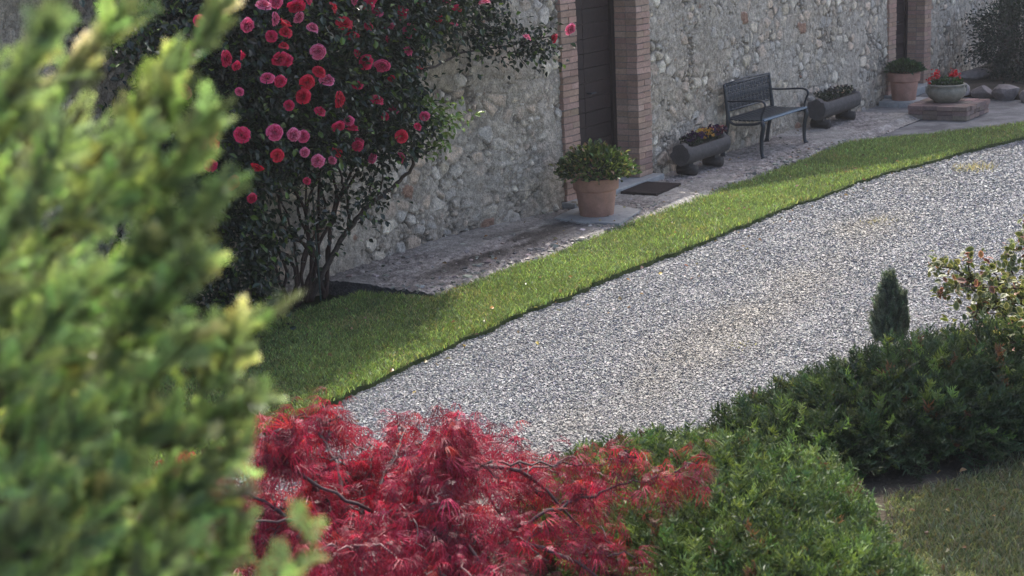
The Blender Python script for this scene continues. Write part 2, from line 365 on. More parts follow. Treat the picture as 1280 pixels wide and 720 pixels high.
tag(np_obj('grass', V, [F4, F3], M_grass, None, C), 'short green grass of the sunlit lawn strip beside the gravel', 'grass', kind='stuff')
x, y = scatter(-9.6, -5.6, -7.2, -5.3, 7000)
k = frust(x, y, 0, .1) & ((y < np.interp(x, [-9.6, -9.2, -8.6, -8.2, -7.55, -7.0, -6, -5], [-7, -6.5, -6.1, -5.8, -5.5, -5.8, -6.05, -6.6])))
x, y = x[k], y[k]; n = len(x); print('grass2', n)
col = vary(n, (.17, .19, .11), .3, .08); dry = rng.random(n) < .15; col[dry] = vary(dry.sum(), (.2, .17, .1), .2, .05)
V, F4, F3, C = blades(x, y, np.full(n, -.014), np.full(n, .034), 1.0, col, .003)
tag(np_obj('grass', V, [F4, F3], M_grass, None, C), 'thin dull grass in the shade below the junipers at lower right', 'grass', kind='stuff')

n = 900; x = rng.uniform(-5.2, 3.2, n); y = np.where(rng.random(n) < .6, back_y(x)+rng.normal(.10, .10, n), -rng.uniform(-.1, .9, n)); k = y > back_y(x)-.02; x, y = x[k], y[k]; n = len(x)
TV, TF = pebble(); sz = np.clip(rng.lognormal(math.log(.022), .45, n), .01, .06)
V, F, C = inst(TV, TF, frames(norm(rng.normal(0, 1, (n, 3))*[1, 1, .2])), np.stack([x, y, np.full(n, .036)], 1), sz, vary(n, (.26, .24, .215), .35, .05))
tag(np_obj('rubble', V, F, M_stone, None, C), 'small loose stones strewn over the worn path by the wall', 'rubble', kind='stuff')

# ------------------------------------------------------------------ house
house = empty('farmhouse', (0, 0, 0)); tag(house, 'long rubble stone farmhouse with brick framed doors along the path', 'house')
JW, W1, DEP = .282, 1.187, .253
DOORS = [(-JW-W1, -JW), (7.262, 8.449)]
def top(x): return np.interp(x, [-16, 1., 13, 24], [2.76, 2.76, 12.9, 3.4])  # rise of the unseen roofline is shaped for the shadow across the lawn
def wall_y(x): return .26*np.clip((-2.1-x)/1.2, 0, 1)
PAL = np.array([(.37, .33, .265), (.34, .315, .28), (.41, .37, .31), (.36, .30, .25), (.31, .30, .285), (.46, .43, .37), (.35, .29, .235), (.37, .35, .32)])
def wall_panel(x0, x1, z0, z1, res, hi=True, ret=0):
    xs = np.linspace(x0, x1, max(2, int((x1-x0)/res)+1)); zs = np.linspace(z0, z1, max(2, int((z1-z0)/res)+1))
    X, Z = np.meshgrid(xs, zs)
    wx = X+.05*(fbm(X*5, Z*5, 201)-.5); wz = Z+.05*(fbm(X*5, Z*5, 205)-.5)
    id1, e1 = cells(wx, wz, .165, .125, 100, .8); id2, e2 = cells(wx, wz, .07, .055, 140, .8)
    big = np.clip((fbm(X*.9, Z*.9, 300)-.5)*4+.6+.25*(X > 0), 0, 1)                # zones of larger and smaller stones
    pick = id1 > .38*(1.3-big)+.1
    e = np.where(pick, e1*.13, e2*.058); idd = np.where(pick, id1, id2)
    cover = fbm(X*3.1, Z*3.1, 320, 5)                                            # lime mortar smeared over the stones
    hid = hashf(np.floor(idd*9973), np.floor(idd*777), 5)
    hgt = np.clip((e-.004)/.022, 0, 1); hgt = hgt*hgt*(3-2*hgt)
    prot = .004+.019*hid*np.where(pick, 1, .6)
    cv = np.clip((cover-.5-.25*(hid-.4))*5+.34+.16*(X < 0), 0, 1)
    s = hgt*(1-.75*cv)
    fine = fbm(X*22, Z*22, 340, 3)-.5
    D = s*prot+fine*.024+(fbm(X*1.4, Z*1.4, 350)-.5)*.05+.012*cv
    hole = np.clip((.016-e)/.012, 0, 1)*(fbm(X*7, Z*7, 360) > .6)*(1-cv); D -= hole*.02
    pal = PAL[np.minimum((hashf(np.floor(idd*12345), np.floor(idd*321), 8)*8).astype(int), 7)]
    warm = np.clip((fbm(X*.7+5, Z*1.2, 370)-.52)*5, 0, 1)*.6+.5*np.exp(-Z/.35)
    mort = np.array([.33, .305, .27])*(.85+.3*fbm(X*9, Z*9, 380)[..., None])
    c_j = 1-.28*np.clip((.02-e)/.02, 0, 1)*(1-cv); mort = mort*c_j[..., None]; mort = mort*(1-.25*warm[..., None]*np.array([0, .25, .6]))
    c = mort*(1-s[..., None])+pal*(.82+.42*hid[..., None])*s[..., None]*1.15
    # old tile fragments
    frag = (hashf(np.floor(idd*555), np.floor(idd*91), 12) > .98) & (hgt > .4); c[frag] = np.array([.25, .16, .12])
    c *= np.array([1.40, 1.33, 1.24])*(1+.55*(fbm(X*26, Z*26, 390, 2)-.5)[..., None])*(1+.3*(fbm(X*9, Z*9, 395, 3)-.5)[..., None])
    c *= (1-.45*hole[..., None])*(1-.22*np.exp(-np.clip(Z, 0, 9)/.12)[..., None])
    Yb = wall_y(X)
    # shrink the relief to nothing at panel sides so it meets jambs and corners
    if not hi: D *= .5
    yy = Yb-D+.03
    m = Z > top(X); Zt = np.where(m, top(X), Z)
    V = np.stack([X, yy, Zt], -1).reshape(-1, 3); nz, nx = X.shape; I = np.arange(nx*nz).reshape(nz, nx)
    F = np.stack([I[:-1, :-1], I[:-1, 1:], I[1:, 1:], I[1:, :-1]], -1)
    keep = ~(m[:-1, :-1] & m[:-1, 1:]); F = F[keep]
    return V, F, c.reshape(-1, 3)
pn = []
SP = 2.45
TOPD = 2.32
pn.append(wall_panel(-9.2, -2*JW-W1, -.1, SP, .016)); pn.append(wall_panel(-16, -9.2, -.1, SP, .05, False))
pn.append(wall_panel(0, 7.262-JW, -.1, SP, .016)); pn.append(wall_panel(8.449+JW, 12.15, -.1, SP, .022))
pn.append(wall_panel(13.4, 24, -.1, SP, .05, False)); pn.append(wall_panel(-16, 24, SP, 13, .07, False))
pn.append(wall_panel(12.15, 13.4, 2.2, SP, .05, False))
V, F, C = merge(pn)
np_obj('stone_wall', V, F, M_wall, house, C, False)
# wall body behind (thickness, other sides)
mb = MB()
for x0, x1, z0, z1 in ((-16, -2*JW-W1, -.1, 2.7), (0, 7.262-JW, -.1, 2.7), (8.449+JW, 12.15, -.1, 2.7), (13.4, 24, -.1, 2.7), (-2*JW-W1, 0, SP-.05, 2.7), (7.262-JW, 8.449+JW, SP-.05, 2.7), (12.15, 13.4, SP-.05, 2.7)):
    mb.box((x0, .33, z0), (x1, .8, z1), (.3, .28, .26))
mb.box((-16, 8.2, -.1), (24, 8.6, 2.7), (.3, .28, .26)); mb.box((-16, .8, -.1), (-15.6, 8.2, 2.7), (.3, .28, .26)); mb.box((23.6, .8, -.1), (24, 8.2, 2.7), (.3, .28, .26))
# unseen gable above the wing, shaped to cast the lawn's slanting shade
gp = [(1., 2.7), (24, 2.7), (24, 3.3), (13, 12.85), (1., 2.74)]
V = [(x, .33, z) for x, z in gp]+[(x, 8.6, z) for x, z in gp]; k = len(gp)
mb.add(V, [(i, (i+1) % k, k+(i+1) % k, k+i) for i in range(k)], (.3, .28, .26)); 
mb.add([(1., 8.6, 2.7), (24, 8.6, 2.7), (24, 8.6, 3.3), (13, 8.6, 12.85)], [(0, 1, 2, 3)], (.3, .28, .26))
mb.build('back_wall', M_wall, house)
mb = MB()
def slab_roof(pts, y0, y1, th):
    for (xa, za), (xb, zb) in zip(pts[:-1], pts[1:]):
        V = [(xa, y0, za), (xb, y0, zb), (xb, y1, zb), (xa, y1, za), (xa, y0, za+th), (xb, y0, zb+th), (xb, y1, zb+th), (xa, y1, za+th)]
        mb.add(V, [(0, 3, 2, 1), (4, 5, 6, 7), (0, 1, 5, 4), (1, 2, 6, 5), (2, 3, 7, 6), (3, 0, 4, 7)])
slab_roof([(1., 2.78), (13, 12.92), (24.5, 3.08)], -.14, 8.9, .15)  # unseen slopes, pitched and overhung to shade the lawn
for ya, yb_ in ((-.13, 4.4), (8.8, 4.4)):
    q = [(-16.3, ya, 2.77), (.9, ya, 2.77), (.9, yb_, 4.7), (-16.3, yb_, 4.7)]; q = q+[(a, b, c+.12) for a, b, c in q]
    mb.add(q, [(0, 3, 2, 1), (4, 5, 6, 7), (0, 1, 5, 4), (1, 2, 6, 5), (2, 3, 7, 6), (3, 0, 4, 7)])
mb.build('shade_roof', M_roof, house)
# brick jambs: real courses
def jamb(x0, x1, side):
    """side: +1 opening lies to the left (reveal faces -X), -1 opening to the right"""
    mb = MB(); pitch = .0645; k = 0; z = .095
    bc = lambda: np.array([.42, .28, .215])*np.exp(rng.normal(0, .10))*np.exp(rng.normal(0, .025, 3))
    while z < TOPD-.01:
        off = rng.normal(0, .002); h = .0555; j = .0018
        if k % 2 == 0:
            cut = [x0, x1]
        else:
            m = (x0+x1)/2+rng.normal(0, .012); cut = [x0, m-.004, m+.004, x1]
        pr = list(zip(cut[::2], cut[1::2])) if len(cut) == 4 else [(x0, x1)]
        for a, b in pr: mb.box((a, -.012+off, z), (b, .115, z+h), bc(), jit=j)
        dcut = [(.123, DEP+.02)]
        for a, b in dcut:
            mb.box((x0+(0 if side > 0 else .03)+rng.normal(0, .0015), a, z), (x1-(.03 if side > 0 else 0), b, z+h), bc(), jit=j)
        z += pitch; k += 1
    return mb
for (a, b) in DOORS:
    for (x0, x1, sd_) in ((a-JW, a, -1), (b, b+JW, 1)):
        jm = jamb(x0, x1, sd_).build('brick_jamb', M_brick, house)
        mo = MB(); mo.box((x0+.007, .0, -.05), (x1-.007, DEP+.03, TOPD)); mo.build('mortar', M_mortar, jm)
    ml = MB(); nb = 21
    for i in range(nb):
        xa = a-JW+(b-a+2*JW)*i/nb; ml.box((xa+.003, -.01, TOPD+.003), (xa+(b-a+2*JW)/nb-.004, DEP, TOPD+.2), np.array([.335, .195, .155])*np.exp(rng.normal(0, .1)))
    ml.build('brick_lintel', M_brick, house)
    # door
    fr = MB(); fr.box((a, DEP, .09), (a+.07, DEP+.08, TOPD)); fr.box((b-.07, DEP, .09), (b, DEP+.08, TOPD)); fr.box((a+.07, DEP, TOPD-.09), (b-.07, DEP+.08, TOPD))
    fo = fr.build('door_frame', M_door, house)
    dd = MB(); nP = 2
    w2 = (b-a-.14)/nP
    for i in range(nP):
        xa = a+.07+i*w2
        for q in range(14):
            z0 = .1+q*(TOPD-.2)/14; dd.box((xa+.004, DEP+.03, z0), (xa+w2-.004, DEP+.07, z0+(TOPD-.2)/14-.006), np.array([1.1, .9, .95])*rng.uniform(.85, 1.2))
    do = dd.build('door', M_door, house)
    hb = MB(); hb.tube([((a+b)/2+.05, DEP+.03, 1.05), ((a+b)/2+.05, DEP-.02, 1.05), ((a+b)/2+.14, DEP-.025, 1.05)], .009); hb.build('handle', M_iron, do)
    sb = MB(); sb.box((a-JW-.05, -.13, -.02), (b+JW+.05, DEP+.05, .092), (1, 1, 1)); ob = sb.build('doorstep', M_slab, house)
    bv = ob.modifiers.new('b', 'BEVEL'); bv.width = .012; bv.segments = 2
mb = MB()
for i in range(7):
    mb.box((12.15+i*.178, .14, 0), (12.15+i*.178+.172, .2, 2.2), np.array([1.3, 1.1, 1])*rng.uniform(.8, 1.2))
mb.build('door', M_door, house)

# ------------------------------------------------------------------ rocks
def rock(name, loc, sx, sy, sz, col, parent=None, seed=0, sub=2):
    import bmesh
    bm = bmesh.new(); bmesh.ops.create_icosphere(bm, subdivisions=sub, radius=1)
    r_ = np.random.default_rng(seed)
    dirs = norm(r_.normal(0, 1, (9, 3))); offs = r_.uniform(.62, .95, 9)
    V = np.array([v.co[:] for v in bm.verts])
    for d, f in zip(dirs, offs):
        t = V@d; V -= np.where(t > f*.85, (t-f*.85)*.92, 0)[:, None]*d
    V *= 1+.05*np.sin(V@r_.normal(0, 4, 3))[:, None]
    F = np.array([[v.index for v in f.verts] for f in bm.faces]); bm.free()
    V = V*[sx, sy, sz]
    o = np_obj(name, V, F, M_rock, parent, np.tile(col, (len(V), 1)), False); o.location = loc; o.rotation_euler.z = r_.uniform(-.5, .5)
    return o
for i, (x, y, z, a, b, c, lab) in enumerate([
    (-1.62, -.09, .06, .085, .07, .06, 'rounded pale stone lying nearest the large terracotta pot at the wall foot'),
    (-1.83, .02, .06, .07, .06, .06, 'small pale stone behind the large terracotta pot'),
    (-1.98, .05, .07, .10, .07, .075, 'roundish tan stone at the wall foot left of the large pot'),
    (-1.88, .1, .17, .07, .05, .05, 'small stone perched on top of the stones at the wall foot')]):
    tag(rock('loose_stone', (x-.1, y, z), a, b, c, (.42, .38, .31), None, 40+i), lab, 'stone', 'loose stones at the wall foot')

# ------------------------------------------------------------------ leaf templates
def leaf(L=1., W=.5, fold=.12, curl=.1, tip=1.):
    V = np.array([(0, 0, 0), (-W*.42, L*.3, fold*W), (-W*.5, L*.55, fold*W), (-W*.28, L*.82, fold*W*.6-curl*.5), (0, L*tip, -curl), (W*.28, L*.82, fold*W*.6-curl*.5), (W*.5, L*.55, fold*W), (W*.42, L*.3, fold*W), (0, L*.5, -.02)])
    F = np.array([(0, 8, 1), (1, 8, 2), (2, 8, 3), (3, 8, 4), (4, 8, 5), (5, 8, 6), (6, 8, 7), (7, 8, 0)])
    return V, F
def leaf_cloud(pos, dirs, size, cols, TV, TF, name, m, parent, ttint=None, smooth=False):
    n = len(pos); V, F, C = inst(TV, TF, frames(dirs, rng.normal(0, .7, n)), pos, size, cols, ttint)
    return np_obj(name, V, F, m, parent, C, smooth)

# ------------------------------------------------------------------ climbing rose
rose = empty('climbing_rose', (-5.75, .0, 0)); tag(rose, 'large climbing rose with crimson and pink blooms trained up the stone wall', 'climbing rose')
def loc(V): return np.asarray(V, float)-np.array([-5.75, 0, 0])
BL = [(-6.1, -.42, 2.05, 1.35, .52, .95), (-6.75, -.4, 1.6, .75, .5, .75), (-5.2, -.35, 2.35, 1.1, .42, .55), (-5.55, -.48, 1.5, .75, .36, .48), (-4.95, -.62, 1.28, .42, .26, .25), (-5.9, -.45, 2.9, 1.6, .5, .6), (-4.3, -.3, 2.4, .75, .3, .42), (-5.1, -.5, 1.8, .45, .3, .4),
      (-7.0, -.3, .6, .62, .42, .68), (-3.45, -.2, 2.25, .6, .18, .28)]
pos = []; wts = [19000, 7000, 6500, 4200, 520, 7000, 1600, 700, 5200, 600]
for (cx, cy, cz, rx, ry, rz), k in zip(BL, wts):
    d = norm(rng.normal(0, 1, (k, 3))); r_ = rng.uniform(.35, 1, k)**.45
    cl = 1+.18*np.sin(d[:, :1]*7+cx*9)+.14*np.sin(d[:, 2:]*9+cx)+.1*rng.normal(0, 1, (k, 1))
    pos.append(np.array([cx, cy, cz])+d*r_[:, None]*cl*[rx, ry, rz])
# spray reaching to the door, and the sunlit outer shoot
def along(pts, k, spread, hang=0):
    P = bend(pts, 10); i = rng.integers(0, len(P), k); q = P[i]+rng.normal(0, 1, (k, 3))*spread; q[:, 2] -= hang*rng.random(k); return q
arm = [(-5.0, -.45, 1.45), (-4.35, -.22, 1.62), (-3.6, -.1, 1.72), (-3.05, -.12, 1.74), (-2.5, -.3, 1.78), (-2.38, -.36, 1.8)]
pos.append(along([(-3.5, -.12, 1.83), (-3.0, -.15, 1.86), (-2.75, -.28, 1.76), (-2.5, -.32, 1.74)], 620, [.14, .06, .10], .08))
pos.append(along([(-3.7, -.1, 2.05), (-3.3, -.12, 2.05), (-2.9, -.12, 2.0)], 240, [.16, .05, .12], .05))
pos.append(along([(-5.4, -.72, 1.33), (-5.0, -.85, 1.38), (-4.72, -.88, 1.4)], 200, [.09, .07, .07], .03))
pos.append(along([(-5.4, -.65, 1.0), (-5.62, -.6, .85)], 120, [.07, .06, .1], .03))
pos.append(along([(-6.6, -.4, .75), (-6.1, -.35, .8), (-5.6, -.3, .85), (-5.2, -.25, .9)], 420, [.12, .12, .12], .25))
pos = np.concatenate(pos); pos = pos[(pos[:, 1] < wall_y(pos[:, 0])-.03) & (pos[:, 2] > .03)]
n = len(pos); print('rose leaves', n)
dirs = norm(rng.normal(0, 1, (n, 3))+[-.1, -.9, -.35])
cols = vary(n, (.022, .037, .02), .35, .1); yl = rng.random(n) < .03; cols[yl] = vary(yl.sum(), (.12, .19, .04), .2, .05)
lit_tipm = ((pos[:, 0] > -4.95) & (pos[:, 2] < 1.55) & (pos[:, 1] < -.6)) | (rng.random(n) < .06); cols[lit_tipm] = vary(lit_tipm.sum(), (.13, .2, .05), .3, .05)  # sunlit outer shoot painted paler in leaf colour, plus scattered pale leaves
TV, TF = leaf(1, .62, .2, .12)
leaf_cloud(loc(pos), dirs, rng.uniform(.04, .068, n), cols, TV, TF, 'foliage', M_leaf, rose)
st = MB()
def stem(pts, r1, r2, c=(1, 1, 1), n=7):
    P = bend(loc(pts), 6, .006); st.tube(P, np.linspace(r1, r2, len(P)), n, c)
for k in range(15):
    x = -5.9+k*.033+rng.normal(0, .03); stem([(x, .02+rng.normal(0, .04), -.02), (x+rng.normal(0, .07), -.04, .35), (x-.12+rng.normal(0, .12)+(k-7)*.04, -.1, .75), (x-.2+(k-7)*.10+rng.normal(0, .15), -.25, 1.35), (x+(k-7)*.18, -.3, 2.3)], .015*rng.uniform(.6, 1.25), .006, (.8, .62, .6))
stem([(-5.6, 0, -.02), (-5.5, -.08, .22), (-5.22, -.12, .5), (-5.0, -.2, .68), (-4.75, -.3, .82), (-4.66, -.38, .98), (-4.85, -.5, 1.25)], .026, .011)
stem([(-5.22, -.12, .48), (-5.25, -.15, .75), (-5.38, -.2, 1.0), (-5.5, -.3, 1.3)], .015, .007)
stem([(-5.0, -.2, .66), (-5.07, -.25, .82), (-5.0, -.3, 1.0), (-5.1, -.4, 1.2)], .010, .005)
stem([(-5.0, -.2, .66), (-4.92, -.26, .86), (-4.95, -.32, 1.1)], .009, .005)
stem(arm, .013, .005)
stem([(-3.62, -.1, 1.72), (-3.55, -.12, 1.85), (-3.5, -.14, 2.1)], .006, .003)
stem([(-2.9, -.2, 1.75), (-2.75, -.2, 1.6), (-2.68, -.22, 1.52)], .005, .003)
stem([(-5.5, -.4, 1.35), (-5.1, -.42, 1.7), (-4.75, -.4, 2.1), (-4.4, -.35, 2.5)], .013, .008)
stem([(-7.2, -.2, 1.9), (-7.35, -.1, 2.05), (-7.42, -.06, 2.2)], .006, .003)
st.build('stems', M_bark, rose, True)
def bloom_mesh(full=1., seed=0):
    r_ = np.random.default_rng(seed); VV = []; FF = []; CC = []; n = 0
    rings = [(6, 1.0, .25, .95), (7, .86, .5, .95), (6, .66, .72, .9), (5, .46, .85, .85), (4, .28, .95, .8), (3, .14, 1.0, .8)]
    for ri, (k, rad, hz, w) in enumerate(rings):
        for j in range(k):
            a = j*6.283/k+ri*.7+r_.normal(0, .12); tilt = r_.normal(0, .08); g = []
            for t in (0, .45, .8, 1.):
                for s_ in (-1, -.4, .4, 1):
                    th = a+s_*w*3.0/k*(.35+.75*math.sin(min(t, .9)*1.9)); rr = rad*(.25+.8*t**.8)*full+(.05 if t == 1 else 0)-.05*abs(s_)+r_.normal(0, .05)*t
                    zz = hz*(.1+.9*t**1.3)-(.2 if t == 1 else 0)*(1-ri*.12)+tilt*t+r_.normal(0, .07)*t
                    g.append((rr*math.cos(th), rr*math.sin(th), zz))
            VV += g; s0 = n; n += 16
            c = 1-.04*ri+r_.normal(0, .07)
            CC += [(c*.35, c*.3, c*.3)]*4+[(c*.65, c*.6, c*.6)]*4+[(c, c, c)]*4+[(c*1.15, c*3., c*2.2)]*4  # petal bases darkened as fold shade, rims paled as painted highlight
            for t in range(3):
                for s_ in range(3): FF.append((s0+t*4+s_, s0+t*4+s_+1, s0+(t+1)*4+s_+1, s0+(t+1)*4+s_))
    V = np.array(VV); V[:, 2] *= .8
    return V, np.array(FF), np.array(CC)
ROSES = [(-7.36, -0.83, 2.33), (-7.08, -0.97, 2.28), (-6.93, -0.99, 2.39), (-6.82, -1.0, 2.41), (-6.85, -1.0, 2.3), (-6.73, -1.0, 2.27), (-6.6, -0.99, 2.29), (-6.75, -1.0, 2.2), (-6.89, -1.0, 2.19), (-6.78, -1.0, 2.11), (-6.83, -1.0, 2.04), (-7.15, -0.96, 2.09), (-7.25, -0.92, 2.08), (-7.19, -0.95, 2.03), (-6.96, -1.0, 1.92), (-6.84, -1.0, 1.89), (-7.19, -0.96, 1.86), (-7.44, -0.78, 2.13), (-7.48, -0.76, 1.89), (-6.39, -0.96, 2.04), (-6.4, -0.96, 1.9), (-6.3, -0.94, 1.83), (-6.61, -0.99, 1.76), (-6.77, -1.0, 1.72), (-6.16, -0.91, 1.68), (-6.61, -0.99, 2.37), (-6.49, -0.98, 2.4), (-6.42, -0.96, 1.63), (-7.39, -0.88, 1.63), (-7.45, -0.83, 1.57), (-7.2, -0.96, 1.58), (-6.93, -1.0, 1.56), (-6.75, -1.0, 1.52), (-6.63, -0.98, 1.49), (-6.63, -0.98, 1.38), (-5.97, -0.7, 1.27), (-6.29, -0.93, 1.27), (-7.11, -0.99, 1.36), (-7.18, -0.98, 1.16), (-7.3, -0.94, 1.28), (-6.63, -0.98, 1.18), (-7.54, -0.74, 1.5), (-7.42, -0.87, 1.41), (-7.39, -0.88, 1.54), (-5.87, -0.86, 2.35), (-5.61, -0.79, 2.29), (-5.45, -0.74, 2.23), (-5.25, -0.68, 2.12), (-4.26, -0.5, 2.23), (-3.51, -0.35, 2.16), (-4.37, -0.5, 2.1), (-4.18, -0.5, 2.03), (-4.66, -0.5, 1.74), (-5.84, -0.83, 1.74), (-5.25, -0.67, 1.72), (-5.32, -0.7, 2.02), (-5.86, -0.85, 1.97), (-5.73, -0.7, 1.3), (-5.39, -0.7, 1.45), (-5.23, -0.66, 1.48), (-5.19, -0.85, 1.35), (-5.09, -0.85, 1.42), (-5.56, -0.7, 1.16), (-5.23, -0.7, 1.11), (-2.88, -0.35, 1.81), (-2.42, -0.35, 1.76), (-2.31, -0.45, 1.84)]
PETC = [(.68, .015, .08), (.66, .01, .04), (.68, .05, .15), (.56, .01, .06), (.70, .09, .2)]
ROSES += [(-6.05, -.92, 2.2), (-5.95, -.9, 2.1), (-6.2, -.95, 2.32), (-5.7, -.85, 2.15), (-5.75, -.85, 1.9), (-5.6, -.8, 1.6), (-6.0, -.88, 1.45), (-5.5, -.8, 1.85), (-5.05, -.65, 2.2), (-4.9, -.6, 2.05), (-4.65, -.55, 2.25), (-5.0, -.65, 1.9),
          (-6.45, -.97, 2.2), (-6.55, -.98, 1.85), (-6.5, -.98, 1.3), (-6.9, -.98, 1.4), (-5.85, -.8, 1.3), (-5.35, -.82, 1.3), (-4.4, -.5, 2.3), (-4.05, -.45, 2.15), (-6.75, -.99, 2.02), (-6.2, -.93, 1.5), (-6.08, -.93, 1.52), (-5.65, -.85, 2.35)]
variants = []
for vi, fu in enumerate((1, .8, 1.05)):
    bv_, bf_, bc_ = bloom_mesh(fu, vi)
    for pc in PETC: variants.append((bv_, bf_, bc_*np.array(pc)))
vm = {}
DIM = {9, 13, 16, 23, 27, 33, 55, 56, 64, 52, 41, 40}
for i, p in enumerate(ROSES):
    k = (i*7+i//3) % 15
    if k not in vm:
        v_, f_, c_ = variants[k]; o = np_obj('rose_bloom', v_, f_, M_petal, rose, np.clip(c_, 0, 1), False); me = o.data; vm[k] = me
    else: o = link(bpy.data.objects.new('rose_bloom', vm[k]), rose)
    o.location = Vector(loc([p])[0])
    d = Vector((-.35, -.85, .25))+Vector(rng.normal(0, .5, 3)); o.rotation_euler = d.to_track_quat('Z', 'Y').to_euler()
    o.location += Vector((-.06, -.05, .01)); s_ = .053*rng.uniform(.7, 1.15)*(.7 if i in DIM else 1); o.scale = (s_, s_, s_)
# stake
mb = MB(); mb.tube([(-5.62, -.12, 0), (-5.6, -.1, 1.2)], .007, 6); sk_ = mb.build('rose_stake', M_steel); tag(sk_, 'thin upright metal stake among the rose stems at the wall foot', 'stake')
mt = mat('tie', (.5, .52, .5), .6)
for z in (.35, .62):
    mb = MB(); mb.tube([(-5.64, -.13, z), (-5.6, -.125, z+.004), (-5.56, -.1, z)], .006, 5); mb.build('tie', mt, sk_)
# dead petals / small ground plants under the rose
# ------------------------------------------------------------------ pots
def pot(name, x, y, r, h, lab, z=.04, mt_=None, seed=0):
    t = empty(name, (x, y, z)); tag(t, lab, 'potted plant')
    mb = MB(); b = r*.72
    mb.lathe([(0.001, 0), (b*.96, 0), (b, .006), (r*.86, h*.66), (r*.865, h*.68), (r*.955, h*.70), (r*.965, h*.715), (r*.99, h*.965), (r*.985, h*.99), (r*.95, h), (r*.89, h*.99), (r*.88, h*.86), (.001, h*.86)], 48, (1, 1, 1), wob=.002)
    n = len(mb.V[0]); z_ = mb.V[0][:, 2]/h; a = np.arctan2(mb.V[0][:, 1], mb.V[0][:, 0])
    tt = np.ones((n, 3)); ws = np.clip(.5+.5*np.sin(a*3+seed)+.4*np.sin(a*7), 0, 1)*np.clip(1-abs(z_-.3)*2, 0, 1)
    tt *= 1+.35*ws[:, None]*np.array([.8, 1.3, 1.5]); mb.C[0] = tt
    mb.build('pot', mt_ or M_terra, t, True)
    sb = MB(); sb.lathe([(r*.87, h*.87), (r*.5, h*.93), (.001, h*.95)], 24); sb.build('soil', M_soil, t, True)
    return t
t = pot('potted_shrub', -2.0, -.5, .226, .375, 'large terracotta pot with a rounded leafy shrub left of the near door')
n = 1900; d = norm(rng.normal(0, 1, (n, 3))); d[:, 2] = np.abs(d[:, 2])*.95-.12; rr = rng.uniform(.45, 1, n)**.5*(1+.1*rng.normal(0, 1, n))
p_ = d*rr[:, None]*[.36, .36, .29]+[0, 0, .42]; p_[:, 0] += .05*(p_[:, 2]-.4)
cols = vary(n, (.065, .10, .035), .3, .08); q = rng.random(n) < .18; cols[q] = vary(q.sum(), (.22, .25, .09), .2, .05); q = rng.random(n) < .05; cols[q] = vary(q.sum(), (.35, .22, .14), .2, .05)
TV, TF = leaf(1, .6, .2, .1); leaf_cloud(p_, norm(d+[0, 0, .5]+rng.normal(0, .5, (n, 3))), rng.uniform(.04, .065, n), cols, TV, TF, 'foliage', M_potleaf, t)
mb = MB()
for i in range(14):
    a = i*.7; mb.tube(bend([(0, 0, .37), (.08*math.cos(a), .08*math.sin(a), .47), (.22*math.cos(a), .22*math.sin(a), .56)], 4, .004), [.006]*4+[.004]*5, 5)
mb.build('stems', M_bark, t)
t = pot('potted_shrub', 6.88, -.28, .228, .40, 'smaller terracotta pot with low green plant left of the far door', seed=2)
n = 900; d = norm(rng.normal(0, 1, (n, 3))); d[:, 2] = np.abs(d[:, 2])*.8-.05
p_ = d*(rng.uniform(.3, 1, n)**.5)[:, None]*[.25, .25, .17]+[0, 0, .41]
cols = vary(n, (.045, .075, .035), .3, .08)
TV, TF = leaf(1, .45, .2, .1); leaf_cloud(p_, norm(d+[0, 0, .8]+rng.normal(0, .4, (n, 3))), rng.uniform(.05, .09, n), cols, TV, TF, 'foliage', M_potleaf, t)
# flat stones under the pots
def flag(x, y, sx, sy, z, lab, seed):
    r_ = np.random.default_rng(seed); k = 14; a = np.arange(k)*6.283/k
    rad = 1+r_.normal(0, .06, k); rad *= 1/np.maximum(np.abs(np.cos(a)), np.abs(np.sin(a)))**.6
    V = [(sx*rad[i]*math.cos(a[i]), sy*rad[i]*math.sin(a[i]), .02) for i in range(k)]+[(sx*rad[i]*1.02*math.cos(a[i]), sy*rad[i]*1.02*math.sin(a[i]), -.06) for i in range(k)]+[(0, 0, .022)]
    F = [(i, k+i, k+(i+1) % k, (i+1) % k) for i in range(k)]
    mb = MB(); mb.add(V, F); mb.F3.append(np.array([(2*k, i, (i+1) % k) for i in range(k)]))
    o = mb.build('flagstone', M_slab); o.location = (x, y, z); o.rotation_euler.z = .1; tag(o, lab, 'flagstone'); return o
flag(-1.98, -.5, .42, .36, .03, 'pale flat slab under the large terracotta pot', 3)
flag(6.88, -.3, .34, .34, .03, 'flat slab under the smaller terracotta pot near the far door', 4)

# doormat
mb = MB(); nx_, ny_ = 30, 18
gx = np.linspace(0, .62, nx_); gy = np.linspace(0, .40, ny_); X, Y = np.meshgrid(gx, gy); Z = .018+.004*fbm(X*8, Y*8, 9)
V = np.stack([X, Y, Z], -1).reshape(-1, 3); I = np.arange(nx_*ny_).reshape(ny_, nx_); F = np.stack([I[:-1, :-1], I[:-1, 1:], I[1:, 1:], I[1:, :-1]], -1).reshape(-1, 4)
mb.add(V, F)
b_ = np.concatenate([I[0], I[1:, -1], I[-1, ::-1][1:], I[::-1, 0][1:-1]]); VB = np.concatenate([V[b_], V[b_]*[1, 1, 0]-[0, 0, .02]]); k = len(b_)
mb.add(VB, [(i, k+i, k+(i+1) % k, (i+1) % k) for i in range(k)])
o = mb.build('doormat', M_mat); o.location = (-.93, -.56, .05); o.rotation_euler.z = R(4); tag(o, 'dark brown rectangular doormat on the path before the near door', 'doormat')

